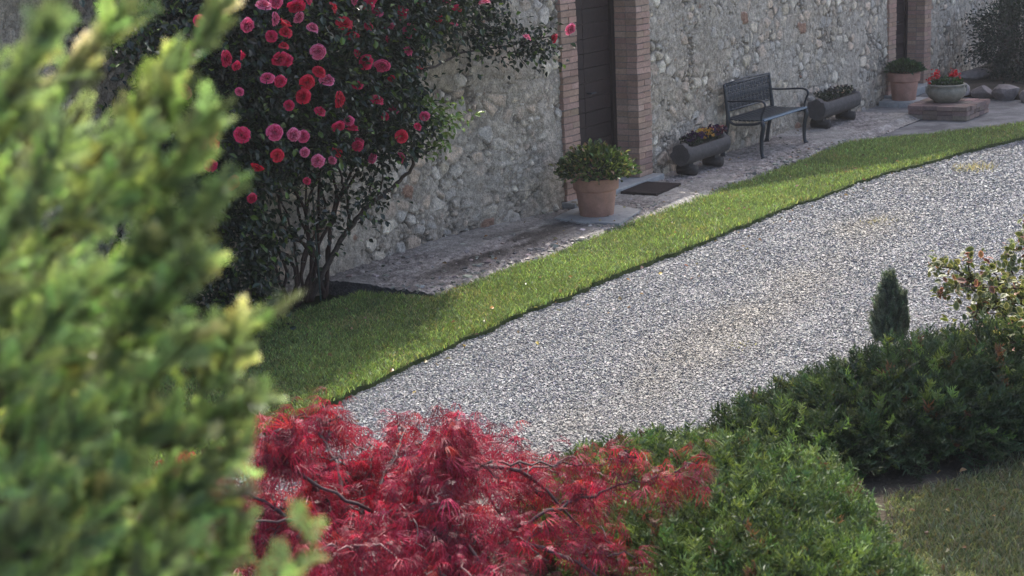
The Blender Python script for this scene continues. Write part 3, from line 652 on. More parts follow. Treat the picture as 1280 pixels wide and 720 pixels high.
# ------------------------------------------------------------------ log planters
def log_planter(x, y, L, r, lab, flowers, seed):
    t = empty('log_planter', (x, y, .04)); tag(t, lab, 'log planter', 'hollowed log planters along the wall')
    cz = .118+r; nn = 30; mb = MB(); V = []; k = 16
    a0 = 1.0   # half-angle of the cut opening from vertical
    r_ = np.random.default_rng(seed); bump = 1+.045*r_.normal(0, 1, nn)
    def ring(xx, rad, open_): 
        out = []
        for j in range(nn):
            th = j*6.283/nn+math.pi/2; rr = rad*(bump[j]+.02*math.sin(xx*9+j)); yy, zz = rr*math.cos(th), rr*math.sin(th)
            if open_ and zz > rad*.62: zz = rad*.62
            out.append((xx, yy, zz+cz))
        return out
    xs_ = [0, .02, .09, .1]+list(np.linspace(.16, L-.16, 7))+[L-.1, L-.09, L-.02, L]
    for i, xx in enumerate(xs_): V += ring(xx, r*(.95 if i in (0, len(xs_)-1) else 1), 3 <= i <= len(xs_)-4)
    F = [(i*nn+j, (i+1)*nn+j, (i+1)*nn+(j+1) % nn, i*nn+(j+1) % nn) for i in range(len(xs_)-1) for j in range(nn)]
    mb.add(V, F, (1, 1, 1)); mb.build('log', M_log, t, True)
    for xx, s_ in ((-.002, 1), (L+.002, -1)):
        eb = MB()
        R0 = np.array(ring(xx, r*.95, False)); eb.V.append(np.vstack([R0, [[xx, 0, cz]]])); eb.C.append(np.concatenate([np.full((nn, 3), .95), np.full((1, 3), .6)])); b0 = eb.n; eb.n += nn+1
        eb.F3.append(np.array([(b0+nn, b0+(j+1) % nn, b0+j) if s_ > 0 else (b0+nn, b0+j, b0+(j+1) % nn) for j in range(nn)]))
        eb.build('log_end', M_log, t)
    sb = MB(); sb.box((.13, -r*.72, cz+r*.5), (L-.13, r*.72, cz+r*.645)); sb.build('soil', M_soil, t)
    for xx in (.16, L-.22):
        lb = MB(); lb.tube([(xx, -r*.9, .055), (xx, r*.9, .06)], .058, 10, (.5, .48, .45)); lb.build('support', M_log, t, True)  # supports tinted dark to paint the shade under the log
        wb = MB(); wb.box((xx-.05, -r*.4, .1), (xx+.05, r*.4, .15), (.7, .7, .7)); wb.build('wedge', M_log, t)
    n = 700; q = np.stack([rng.uniform(.14, L-.14, n), rng.uniform(-r*.7, r*.7, n), cz+r*.62+rng.uniform(0, .09, n)], 1)
    cols = vary(n, (.03, .04, .025), .3, .1); TV, TF = leaf(1, .6, .2, .1)
    leaf_cloud(q, norm(rng.normal(0, .7, (n, 3))+[0, 0, 1]), rng.uniform(.025, .045, n), cols, TV, TF, 'foliage', M_potleaf, t)
    for (x0, x1, col, k_) in flowers:
        q = np.stack([rng.uniform(x0, x1, k_), rng.uniform(-r*.75, r*.6, k_), cz+r*.66+rng.uniform(.03, .11, k_)], 1)
        TVp, TFp = leaf(1, 1.0, .3, .1)
        leaf_cloud(q, norm(rng.normal(0, .6, (k_, 3))+[-.4, -.5, .8]), rng.uniform(.03, .045, k_), vary(k_, col, .3, .1), TVp, TFp, 'flowers', M_petal, t)
log_planter(.16, -.26, 1.0, .12, 'log planter with purple and yellow pansies between near door and bench', [(.15, .95, (.05, .02, .06), 220), (.42, .66, (.55, .36, .08), 110), (.7, .95, (.15, .03, .04), 50)], 1)
log_planter(3.85, -.24, 1.2, .135, 'longer brown log planter with sparse pale flowers right of the bench', [(.3, 1.1, (.05, .05, .05), 60), (.5, 1.1, (.4, .36, .25), 26)], 2)

# ------------------------------------------------------------------ bench
bx, by, bd, BL_ = 1.603, -.078, .478, 1.2
bench = empty('garden_bench', (bx, by-bd/2, .04)); tag(bench, 'dark cast iron garden bench with lattice back standing against the stone wall', 'bench')
yb, yf = bd/2, -bd/2
for s_, x in ((-1, 0), (1, BL_)):
    lg = MB(); P = bend([(x, yb+.03, 0), (x, yb-.0, .2), (x, yb-.045, .40), (x, yb-.03, .60), (x, yb+.0, .83)], 5); lg.tube(P, np.interp(np.linspace(0, 1, len(P)), [0, .05, .2, .5, 1], [.034, .025, .023, .026, .018]), 8, cap=True)
    lg.build('leg', M_iron, bench, True)
    lg = MB(); P = bend([(x, yf-.01, 0), (x, yf+.012, .06), (x, yf+.012, .22), (x, yf-.012, .36), (x, yf+.015, .42)], 5); lg.tube(P, np.interp(np.linspace(0, 1, len(P)), [0, .08, .2, .8, 1], [.035, .024, .021, .028, .024]), 8)
    lg.build('leg', M_iron, bench, True)
    ar = MB(); P = bend([(x, yf+.01, .41), (x, yf+.1, .385), (x, 0, .375), (x, yb-.12, .375), (x, yb-.045, .42)], 5); ar.tube(P, .016, 8); ar.build('side_rail', M_iron, bench, True)
    ar = MB(); P = bend([(x, yb-.03, .64), (x, yb-.16, .64), (x, yf+.08, .655), (x, yf-.005, .645), (x, yf-.035, .60), (x, yf-.015, .55), (x, yf+.01, .48), (x, yf+.012, .42)], 6); ar.tube(P, np.interp(np.linspace(0, 1, len(P)), [0, .5, 1], [.010, .014, .010]), 8); ar.build('armrest', M_iron, bench, True)
stb = MB()
for i in range(9):
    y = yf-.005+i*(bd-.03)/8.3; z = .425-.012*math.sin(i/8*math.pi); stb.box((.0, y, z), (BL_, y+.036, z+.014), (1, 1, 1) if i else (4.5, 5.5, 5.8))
stb.tube([(0, yf-.012, .428), (BL_, yf-.012, .428)], .014, 8, (5, 6, 6.2))  # front slat and rail tinted pale blue, a sheen put into the colour
stb.build('seat', M_iron, bench)
bb = MB()
def bp(u, v): return (u, yb-.04+(v-.42)*.1, v)
for v in (.52, .815): bb.tube([bp(0, v), bp(BL_, v)], .013, 8)
bb.tube([bp(0, .83), bp(BL_/2, .85), bp(BL_, .83)], .009, 8)
nx_ = 12
for i in range(nx_+1):
    u = BL_*i/nx_; bb.tube([bp(u, .52), bp(u, .815)], .011, 5)
for i in range(nx_):
    for j in range(3):
        cx_, cz_ = BL_*(i+.5)/nx_, .52+(j+.5)*.0983
        P = [bp(cx_+.043*math.cos(a), cz_+.043*math.sin(a)) for a in np.linspace(0, 6.283, 13)]; bb.tube(P, .0085, 5, cap=False)
        P = [bp(cx_+.02*math.cos(a), cz_+.02*math.sin(a)) for a in np.linspace(0, 6.283, 9)]; bb.tube(P, .009, 5, cap=False)
        for sx_ in (-1, 1): bb.tube([bp(cx_-.05, cz_-.049*sx_), bp(cx_+.05, cz_+.049*sx_)], .0075, 5)
bb.build('backrest', M_iron, bench, True)

# ------------------------------------------------------------------ pedestal, bowl, rockery
mb = MB(); x0, x1, y0, y1 = 5.45, 6.35, -1.66, -.86
bcol = lambda: np.array([.235, .17, .145])*np.exp(rng.normal(0, .14))*np.exp(rng.normal(0, .04, 3))
for k in range(3):
    z = k*.062-.01; o_ = .05*(k % 2); nb = 4
    pr_ = .022 if k == 2 else 0
    for i in range(nb):
        a = y0+(y1-y0)*i/nb; b = a+(y1-y0)/nb-.008
        mb.box((x0-pr_, a, z), (x0+.12, b, z+.054), bcol(), jit=.003)
    for i in range(4):
        a = x0+.128+(x1-x0-.128)*i/4; b = a+(x1-x0-.128)/4-.008
        mb.box((a, y0-pr_, z), (b, y0+.12, z+.054), bcol(), jit=.003); mb.box((a, y1-.12, z), (b, y1+pr_, z+.054), bcol(), jit=.003)
for i in range(3):
    for j in range(4):
        mb.box((x0+.13+i*.25, y0+.13+j*.14, .1), (x0+.37+i*.25, y0+.262+j*.14, .17), bcol(), jit=.003)
mb.box((x0+.02, y0+.02, -.02), (x1-.02, y1-.02, .155), (.15, .12, .1))
tag(mb.build('brick_plinth', M_brick), 'low square plinth of old bricks under the geranium bowl', 'plinth')
t = empty('geranium_bowl', (5.92, -1.22, .17)); tag(t, 'squat mossy stone bowl of red geraniums on the brick plinth', 'potted plant')
mb = MB(); mb.lathe([(.001, 0), (.17, 0), (.19, .02), (.26, .07), (.295, .14), (.29, .2), (.265, .235), (.285, .25), (.29, .27), (.27, .28), (.24, .27), (.23, .22), (.001, .22)], 44, wob=.004); mb.build('bowl', M_bowl, t, True); t.scale = (.87, .87, .87)
for s_ in (-1, 1):
    mb = MB(); mb.tube([(s_*.27*.6, -s_*.27*.8, .25), (s_*.31*.6, -s_*.31*.8, .24), (s_*.31*.6, -s_*.31*.8, .16), (s_*.28*.6, -s_*.28*.8, .13)], .018, 6); mb.build('handle', M_bowl, t, True)
mb = MB(); mb.lathe([(.24, .24), (.001, .26)], 20); mb.build('soil', M_soil, t)
n = 420; a = rng.uniform(0, 6.283, n); rr = .24*np.sqrt(rng.random(n)); q = np.stack([rr*np.cos(a), rr*np.sin(a), .26+rng.uniform(0, .08, n)], 1)
TV, TF = leaf(1, 1.1, .2, .1); leaf_cloud(q, norm(rng.normal(0, .6, (n, 3))+[0, 0, 1]), rng.uniform(.03, .05, n), vary(n, (.05, .08, .035), .3, .1), TV, TF, 'foliage', M_potleaf, t)
for (dx, dy, dz, k) in ((-.1, .14, .42, 60), (.0, -.12, .42, 70), (-.14, .2, .34, 20)):
    q = np.array([dx, dy, dz])+rng.normal(0, 1, (k, 3))*[.035, .035, .03]
    leaf_cloud(q, norm(rng.normal(0, 1, (k, 3))+[0, 0, .6]), rng.uniform(.025, .04, k), vary(k, (.60, .03, .04), .2, .08), TV, TF, 'flower_head', M_petal, t)
    mb = MB(); mb.tube([(dx*.5, dy*.5, .26), (dx, dy, dz)], .005, 5, (1, 1.6, .8)); mb.build('stem', M_bark, t)
rk = [(7.9, -.78, .09, .17, .15, .15, 'round pale topped stone just behind the geranium bowl'), (7.85, -1.12, .06, .2, .2, .13, 'low broad stone beside the round stone, start of the rock edging'), (7.72, -1.48, .08, .2, .22, .15, 'second stone right of the round one in the rock edging'), (7.6, -1.9, .07, .2, .24, .14, 'third stone of the rock edging toward the right border'),
      (7.5, -2.35, .07, .2, .25, .15, 'last stone of the rock edging at the right border'), (8.6, -.35, .08, .3, .14, .12, 'long flat stone against the wall behind the geranium bowl'), (9.5, -.45, .1, .35, .16, .14, 'long stone at the wall foot below the dark shrub')]
for i, (x, y, z, a, b, c, lab) in enumerate(rk):
    tag(rock('edging_stone', (x, y, z), a, b, c, np.array([.25, .215, .20])*(1.5 if i == 0 else 1), None, 60+i), lab, 'stone', 'rockery edging stones')
sheet('rockery_bed', [(7.9, -.8), (7.6, -2.6), (8.2, -5), (20, -5.5), (20, .3), (8.8, .3), (8.8, -.3)], .06, M_earth, thick=.1)
def shrub(name, lab, cat, cen, rad, n, cols, size, TVF, m, trunk=6, flat=0, group=None):
    t = empty(name, (cen[0], cen[1], 0)); tag(t, lab, cat, group)
    d = norm(rng.normal(0, 1, (n, 3))); rr = rng.uniform(.3, 1, n)**.45*(1+.16*np.sin(d[:, 0]*6+cen[0]*5)+.14*np.sin(d[:, 2]*8+d[:, 1]*5)+.07*rng.normal(0, 1, n))
    p_ = d*rr[:, None]*rad+[0, 0, cen[2]]; k = p_[:, 2] > .03; p_, d = p_[k], d[k]
    leaf_cloud(p_, norm(d+rng.normal(0, .6, d.shape)+[0, 0, flat]), rng.uniform(*size, len(p_)), cols[:len(p_)], *TVF, 'foliage', m, t)
    mb = MB()
    for i in range(trunk):
        a = i*6.283/trunk+.3; mb.tube(bend([(0, 0, 0), (rad[0]*.3*math.cos(a), rad[1]*.3*math.sin(a), cen[2]*.7), (rad[0]*.75*math.cos(a), rad[1]*.75*math.sin(a), cen[2]+rad[2]*.35)], 4, .01), np.linspace(.02, .006, 9), 6)
    mb.build('trunk', M_bark, t, True); return t
n = 13000
shrub('dark_shrub', 'dark glossy rounded shrub by the wall at the upper right corner', 'shrub', (9.9, -1.15, .62), (.95, .85, .68), n, vary(n, (.022, .034, .02), .35, .1), (.035, .065), leaf(1, .45, .2, .1), M_leaf)

# ------------------------------------------------------------------ junipers
def jun_spray(seed, L=1.):
    r_ = np.random.default_rng(seed); V = []; F = []; n = 0; T = []
    def strip(p, q, w, t0, t1):
        nonlocal n
        p = np.array(p); q = np.array(q); d = q-p; s_ = np.cross(d, r_.normal(0, 1, 3)); s_ = s_/np.linalg.norm(s_)*w
        V.extend([p-s_, p+s_, q]); F.append((n, n+1, n+2)); T.extend([t0, t0, t1]); n += 3
    strip((0, -.3, -.1), (0, .9, .02), .012, .5, .9)
    for i in range(13):
        t = i/12; y = .05+.85*t
        for s_ in (-1, 1):
            l = (.34-.2*t)*r_.uniform(.7, 1.2); a = r_.uniform(.5, 1.1)
            b = np.array((0, y, .02*math.sin(t*3))); e = b+np.array((s_*l*math.sin(a), l*math.cos(a), r_.normal(.02, .06)))
            strip(b, e, .028, .75, 1.15)
            for k in range(2):
                f = r_.uniform(.3, .9); m_ = b+(e-b)*f; strip(m_, m_+np.array((s_*r_.uniform(.0, .1), r_.uniform(.03, .13), r_.normal(.03, .05))), .02, .8, 1.35)
    strip((0, .85, .02), (0, 1.05, .05), .025, .9, 1.3)
    return np.array(V), np.array(F), np.repeat(np.array(T)[:, None], 3, 1)
def hmound(x, y, B):
    h = np.full(np.shape(x), -.05)
    for (cx, cy, rx, ry, a, hh) in B:
        dx, dy = x-cx, y-cy; ca, sa = math.cos(a), math.sin(a); q = ((dx*ca+dy*sa)/rx)**2+((-dx*sa+dy*ca)/ry)**2
        h = np.maximum(h, np.where(q < 1, hh*np.sqrt(np.clip(1-q, 0, 1))**.9, -.05))
    return h*(1+.22*(fbm(np.asarray(x)*3.2, np.asarray(y)*3.2, 501)-.5)*2)
def juniper(lab, B, n, ctr, seed, fresh_lit=.12, basec=(.05, .085, .035)):
    t = empty('creeping_juniper', (ctr[0], ctr[1], -.03)); tag(t, lab, 'juniper', 'creeping junipers along the gravel')
    x0 = min(b[0]-max(b[2], b[3]) for b in B); x1 = max(b[0]+max(b[2], b[3]) for b in B); y0 = min(b[1]-max(b[2], b[3]) for b in B); y1 = max(b[1]+max(b[2], b[3]) for b in B)
    x = rng.uniform(x0, x1, n*4); y = rng.uniform(y0, y1, n*4); h = hmound(x, y, B); k = np.where(h > .02)[0][:n]; x, y, h = x[k], y[k], h[k]
    e = .02; gx_ = (hmound(x+e, y, B)-hmound(x-e, y, B))/(2*e); gy_ = (hmound(x, y+e, B)-hmound(x, y-e, B))/(2*e)
    g = np.clip(np.hypot(gx_, gy_), .01, 3); N_ = norm(np.stack([-gx_, -gy_, np.ones(len(x))], 1))
    out = np.stack([-gx_/g, -gy_/g, 0*x], 1)
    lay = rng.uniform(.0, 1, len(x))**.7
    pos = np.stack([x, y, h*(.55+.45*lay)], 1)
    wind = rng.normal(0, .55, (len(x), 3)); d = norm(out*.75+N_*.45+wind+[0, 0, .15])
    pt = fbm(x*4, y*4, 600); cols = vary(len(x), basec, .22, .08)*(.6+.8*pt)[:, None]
    fr_ = rng.random(len(x)) < fresh_lit*(.3+1.6*lay*np.clip(pt+.2, 0, 1)); cols[fr_] = vary(fr_.sum(), (.17, .24, .07), .2, .06)  # fresh sprays, weighted to upper layers to paint the mounds' sunlit tops
    dd = rng.random(len(x)) < .02; cols[dd] = vary(dd.sum(), (.16, .08, .045), .2, .06)
    pp = []
    for v in range(4):
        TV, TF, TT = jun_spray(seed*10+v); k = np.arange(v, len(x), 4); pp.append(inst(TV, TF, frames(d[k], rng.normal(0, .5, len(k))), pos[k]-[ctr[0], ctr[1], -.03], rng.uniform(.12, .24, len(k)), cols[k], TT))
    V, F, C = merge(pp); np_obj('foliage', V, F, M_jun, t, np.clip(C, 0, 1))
    mb = MB()
    for i in range(16):
        a = i*6.283/16+rng.normal(0, .1); b = B[i % len(B)]; ex, ey = b[0]+b[2]*.7*math.cos(a), b[1]+b[3]*.7*math.sin(a); hz = float(hmound(np.array([ex]), np.array([ey]), B)[0])
        P = bend([(0, 0, .02), ((ex-ctr[0])*.5, (ey-ctr[1])*.5, max(.1, hz*.5)), (ex-ctr[0], ey-ctr[1], max(hz*.85, .05))], 4, .01); mb.tube(P, np.linspace(.02, .006, len(P)), 6)
    mb.build('branches', M_bark, t, True)
    return t
B2 = [(-7.12, -4.93, .46, .40, -.5, .18), (-6.8, -5.12, .55, .45, -.5, .27), (-6.4, -5.4, .72, .52, -.45, .33), (-5.8, -5.74, .9, .6, -.5, .33), (-4.8, -6.3, 1.1, .7, -.5, .5)]
B1 = [(-8.35, -4.65, .62, .48, -.3, .18), (-8.3, -5.0, .55, .42, -.6, .23), (-8.8, -5.25, .65, .5, -.3, .28), (-9.3, -5.7, .6, .5, 0, .28)]
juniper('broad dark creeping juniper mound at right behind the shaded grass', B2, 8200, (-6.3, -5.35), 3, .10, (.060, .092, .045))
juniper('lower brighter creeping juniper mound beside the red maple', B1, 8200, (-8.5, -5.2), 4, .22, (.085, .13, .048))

# small cypress
t = empty('dwarf_cypress', (-4.92, -4.53, -.03)); tag(t, 'small upright dark conifer standing alone at the gravel edge', 'dwarf conifer')
n = 1100; z = rng.uniform(0, 1, n)**1.15; prof = .105*np.interp(z, [0, .12, .35, .7, 1], [.7, 1, .95, .5, .06]); a = rng.uniform(0, 6.283, n); rr = prof*rng.uniform(.4, 1.08, n)
pos = np.stack([rr*np.cos(a), rr*np.sin(a), .03+z*.44], 1); d = norm(np.stack([np.cos(a)*.4, np.sin(a)*.4, np.ones(n)], 1)+rng.normal(0, .2, (n, 3)))
k2 = 200; z2 = rng.uniform(0, 1, k2); a2 = rng.uniform(0, 6.283, k2); r2 = .03*(1-z2*.7); p2 = np.stack([.055+r2*np.cos(a2), -.075+r2*np.sin(a2), .1+z2*.24], 1); d2 = norm(np.stack([np.cos(a2)*.2, np.sin(a2)*.2, np.ones(k2)], 1))
TV, TF, TT = jun_spray(77); V, F, C = inst(TV, TF, frames(np.vstack([d, d2]), rng.uniform(0, 6, n+k2)), np.vstack([pos, p2]), rng.uniform(.05, .085, n+k2), vary(n+k2, (.15, .19, .14), .3, .07), TT)
np_obj('foliage', V, F, M_jun, t, C); mb = MB(); mb.tube([(0, 0, -.02), (0, 0, .4)], [.012, .004], 6); mb.tube([(0, 0, .02), (.05, -.07, .12), (.055, -.075, .32)], [.008, .006, .003], 6); mb.build('trunk', M_bark, t)
tag(rock('flat_stone', (-4.82, -4.72, -.01), .09, .06, .035, (.30, .25, .19), None, 91), 'small flat brown stone on the gravel just right of the dwarf conifer', 'stone')
mb = MB(); mb.tube([(-4.32, -4.93, -.05), (-4.33, -4.92, .12)], .018, 8, (1, 1, 1)); mb.tube([(-4.33, -4.92, .12), (-4.30, -4.95, .135)], .026, 8)
tag(mb.build('garden_spike', mat('grey_plastic', (.12, .13, .13), .6)), 'short grey garden spike in the gravel under the variegated shrub', 'garden spike')

def weed(x, y, r_, n, h, lab, col):
    a = rng.uniform(0, 6.283, n); q = r_*rng.random(n)**.7; V, F4, F3, C = blades(q*np.cos(a), q*np.sin(a)*.8, np.zeros(n), np.full(n, h), 1.3, vary(n, col, .25, .06), .0035)
    o = np_obj('weed_tuft', V, [F4, F3], M_grass, None, C); o.location = (x, y, -.052); tag(o, lab, 'weed', 'weed tufts growing in the gravel')
weed(2.05, -2.85, .30, 130, .09, 'wispy straw coloured weed tuft in the gravel near the far lawn edge', (.34, .30, .18))
weed(-1.0, -2.95, .2, 60, .05, 'sparse dry weed tuft in the gravel in the middle of the far drive', (.30, .27, .17))
weed(-5.3, -3.6, .16, 60, .03, 'tiny flat weed patch in the wheel track near the dwarf conifer', (.25, .24, .12))
xl, yl_ = scatter(-9.2, 4, -2.6, -.1, 7); xm, ym = scatter(-9, -6, -6.6, -5.4, 18); xl = np.concatenate([xl, xm]); yl_ = np.concatenate([yl_, ym]); n = len(xl)
TV, TF = leaf(1, .6, .3, .2); q = np.stack([xl, yl_, np.where((yl_ > back_y(xl)) & (xl > -5.2), .055, .03)], 1)
V, F, C = inst(TV, TF, frames(rng.normal(0, 1, (n, 3))*[1, 1, .3], rng.normal(0, .6, n)), q, rng.uniform(.02, .045, n), vary(n, (.22, .15, .08), .4, .15)); tag(np_obj('leaf_litter', V, F, M_potleaf, None, C), 'scattered dry leaves and petals on lawn and path', 'leaf litter', kind='stuff')

# ------------------------------------------------------------------ variegated shrub at right
vs = empty('variegated_shrub', (-5.35, -5.95, 0)); tag(vs, 'cream edged variegated shrub with reddish tips reaching in from the right', 'shrub')
O = np.array([-5.35, -5.95, 0])
def vleaf():
    L, W = 1., .62; ou = [(0, 0, 0), (-.42*W, .22, .04), (-.5*W, .5, .06), (-.36*W, .78, .03), (0, 1, -.05), (.36*W, .78, .03), (.5*W, .5, .06), (.42*W, .22, .04)]
    inn = [(x*.62, .5+(y-.5)*.68, z*.6) for x, y, z in ou]; V = np.array(ou+inn+[(0, .5, -.03)]); F = []
    for i in range(8): j = (i+1) % 8; F += [(i, j, 8+j), (i, 8+j, 8+i), (8+i, 8+j, 16)]
    T = np.array([(4.6, 3.7, 5.5)]*8+[(1, 1, 1)]*9); return V, np.array(F), T
bm_ = MB(); tips = []
def shoot(pts, r1, r2, dens, spread=.045, red=.0):
    P = bend(pts, 8, .004); bm_.tube(P-O, np.linspace(r1, r2, len(P)), 6, (1.2, 1, .9))
    L = np.linalg.norm(np.diff(P, axis=0), axis=1).sum(); k = int(L*dens); i = rng.integers(int(len(P)*.25), len(P), k)
    tips.append((P[i]+rng.normal(0, spread, (k, 3)), np.full(k, red)))
    tips.append((P[-1]+rng.normal(0, spread*.8, (int(dens*.10), 3)), np.full(int(dens*.10), red+.3)))
B0 = (-5.0, -5.95, .05); B1_ = (-5.15, -5.45, .36)
SHOOTS = [[B0, B1_, (-5.26, -5.28, .47), (-5.3, -5.14, .62), (-5.38, -5.0, .68)], [B1_, (-5.28, -5.26, .5), (-5.36, -5.13, .55), (-5.42, -5.06, .50)], [(-5.28, -5.26, .5), (-5.27, -5.18, .62), (-5.26, -5.17, .72)],
          [B1_, (-5.2, -5.35, .55), (-5.2, -5.28, .68)], [B0, (-5.1, -5.5, .4), (-5.12, -5.4, .6), (-5.1, -5.4, .76)], [B0, (-5.02, -5.55, .5), (-5.05, -5.48, .7), (-5.03, -5.47, .9)], [B1_, (-5.3, -5.33, .42), (-5.38, -5.26, .40)], [B0, (-5.1, -5.6, .42), (-5.2, -5.42, .48)]]
for pts in SHOOTS:
    shoot(pts, .010, .003, 100, .034, .05)
for k in range(34):
    a = rng.uniform(1.6, 4.0); L = rng.uniform(.45, .95); z = rng.uniform(.15, .62)
    e = O+np.array([L*math.cos(a), L*.8*math.sin(a)+.1, z]); shoot([O+[0, 0, .05], O+[.3*L*math.cos(a), .3*L*math.sin(a), z*.9], e], .009, .003, 75, .06, .03)
bm_.build('branches', M_bark, vs, True)
p_ = np.concatenate([a for a, b in tips]); rd = np.concatenate([b for a, b in tips]); n = len(p_)
cols = vary(n, (.095, .12, .04), .22, .06); q = rng.random(n) < rd; cols[q] = vary(q.sum(), (.17, .085, .05), .2, .06)
TV, TF, TT = vleaf(); leaf_cloud(p_-O, norm(rng.normal(0, .8, (n, 3))+[-.3, .1, .5]), rng.uniform(.038, .066, n), cols, TV, TF, 'foliage', mat('variegated_leaf', (1, 1, 1), .42, True, None, None, .5, .25), vs, TT)

# ------------------------------------------------------------------ japanese maple
mp = empty('japanese_maple', (-10.07, -4.2, -.12)); tag(mp, 'weeping red cut leaf japanese maple in front of the gravel drive', 'maple tree')
O = np.array([-10.07, -4.2, -.12]); bm_ = MB(); lp = []; ld = []
def limb(pts, r1, r2, col=(1, 1, 1)):
    P = bend(pts, 7, .008); bm_.tube(P-O, np.linspace(r1, r2, len(P)), 7, col); return P
limb([O, O+[.02, .03, .22], O+[-.04, .05, .42]], .05, .04)
def twigs(P, k, reach, dens):
    for i in rng.integers(int(len(P)*.3), len(P), k):
        a = rng.uniform(0, 6.283); l = reach*rng.uniform(.5, 1.2); q = P[i]
        o_ = norm((q-O)*[1, 1, 0]+1e-6)*.5+np.array([math.cos(a), math.sin(a), 0])*.8
        e = q+o_*l; T = limb([q, q+o_*l*.5+[0, 0, .06*rng.random()+.02], e+[0, 0, -.07*rng.random()]], .005, .002, (1, 1, 1) if rng.random() < .65 else (3.4, 3.1, 2.9))
        for w_ in T[2:]:
            for _ in range(dens):
                lp.append(w_+rng.normal(0, .04, 3)); 
nl = 20
for k in range(nl):
    a = k*6.283/nl+rng.normal(0, .15); Rr = rng.uniform(.8, 1.3); hz = rng.uniform(.45, .88)
    ex = np.array([math.cos(a)*Rr, math.sin(a)*Rr, 0])
    P = limb([O+[-.02, .04, .35], O+ex*.25+[0, 0, hz*.85], O+ex*.62+[0, 0, hz], O+ex+[0, 0, hz*.5]], .02, .004)
    twigs(P, 13, .28, 2)
for k in range(9):
    a = k*6.283/9+.3; Rr = rng.uniform(.25, .7); hz = rng.uniform(.7, .95); ex = np.array([math.cos(a)*Rr, math.sin(a)*Rr, 0])
    P = limb([O+[-.02, .04, .38], O+ex*.4+[0, 0, hz*.8], O+ex+[0, 0, hz]], .015, .004); twigs(P, 8, .24, 2)
for pts, k in (([(-10.11, -4.37, .58), (-9.92, -4.57, .73), (-9.77, -4.78, .78), (-9.6, -5.02, .75), (-9.48, -5.19, .77)], 4), ([(-9.83, -4.81, .52), (-9.66, -5.01, .62), (-9.51, -5.19, .68), (-9.39, -5.35, .71)], 3),
    ([(-10.3, -4.3, .5), (-10.45, -4.0, .72), (-10.5, -3.93, .70), (-10.58, -3.86, .62)], 7), ([(-10.1, -4.3, .6), (-10.3, -4.1, .8), (-10.26, -4.05, .9), (-10.3, -4.0, .86)], 8), ([(-10.0, -4.4, .6), (-9.95, -4.55, .82), (-9.9, -4.62, .9)], 8)):
    twigs(limb(pts, .008, .0025, (.8, .8, .8)), k, .16, 3)
bm_.build('branches', M_twig, mp, True)
p_ = np.array(lp); p_ = p_[p_[:, 2] > .02]; n = len(p_); print('maple leaves', n)
def mleaf(seed):
    r_ = np.random.default_rng(seed); V = []; F = []; T = []; b = 0
    for j in range(7):
        a = (j-3)*.42+r_.normal(0, .08); L = (1-.09*abs(j-3))*r_.uniform(.8, 1.1); w = .021
        dr = np.array([math.sin(a), math.cos(a), 0]); sd_ = np.array([math.cos(a), -math.sin(a), 0])
        z = [0, .02, -.16, -.46]; tt = [0, .3, .65, 1.0]
        pr_ = [dr*t*L+np.array([0, 0, zz*1.3]) for t, zz in zip(tt, z)]
        V += [pr_[0], pr_[1]-sd_*w, pr_[1]+sd_*w, pr_[2]-sd_*w*.8, pr_[2]+sd_*w*.8, pr_[3]]
        F += [(b, b+1, b+2), (b+1, b+3, b+2), (b+2, b+3, b+4), (b+3, b+5, b+4)]; T += [.8, 1, 1, 1.05, 1.05, 1.15]; b += 6
    return np.array(V), np.array(F), np.repeat(np.array(T)[:, None], 3, 1)
out = norm((p_-O)*[1, 1, 0]); d = norm(out*.7+rng.normal(0, .6, (n, 3))+[0, 0, -.5])
cols = vary(n, (.27, .020, .05), .42, .14); q = rng.random(n) < .25; cols[q] = vary(q.sum(), (.15, .02, .035), .3, .1); q = rng.random(n) < .06; cols[q] = vary(q.sum(), (.42, .05, .04), .15, .06)
pp = []
for v in range(4):
    TV, TF, TT = mleaf(v); k = np.arange(v, n, 4); pp.append(inst(TV, TF, frames(d[k], rng.normal(0, .35, len(k))), p_[k]-O, rng.uniform(.06, .10, len(k)), cols[k], TT))
V, F, C = merge(pp); np_obj('foliage', V, F, M_maple, mp, np.clip(C, 0, 1))

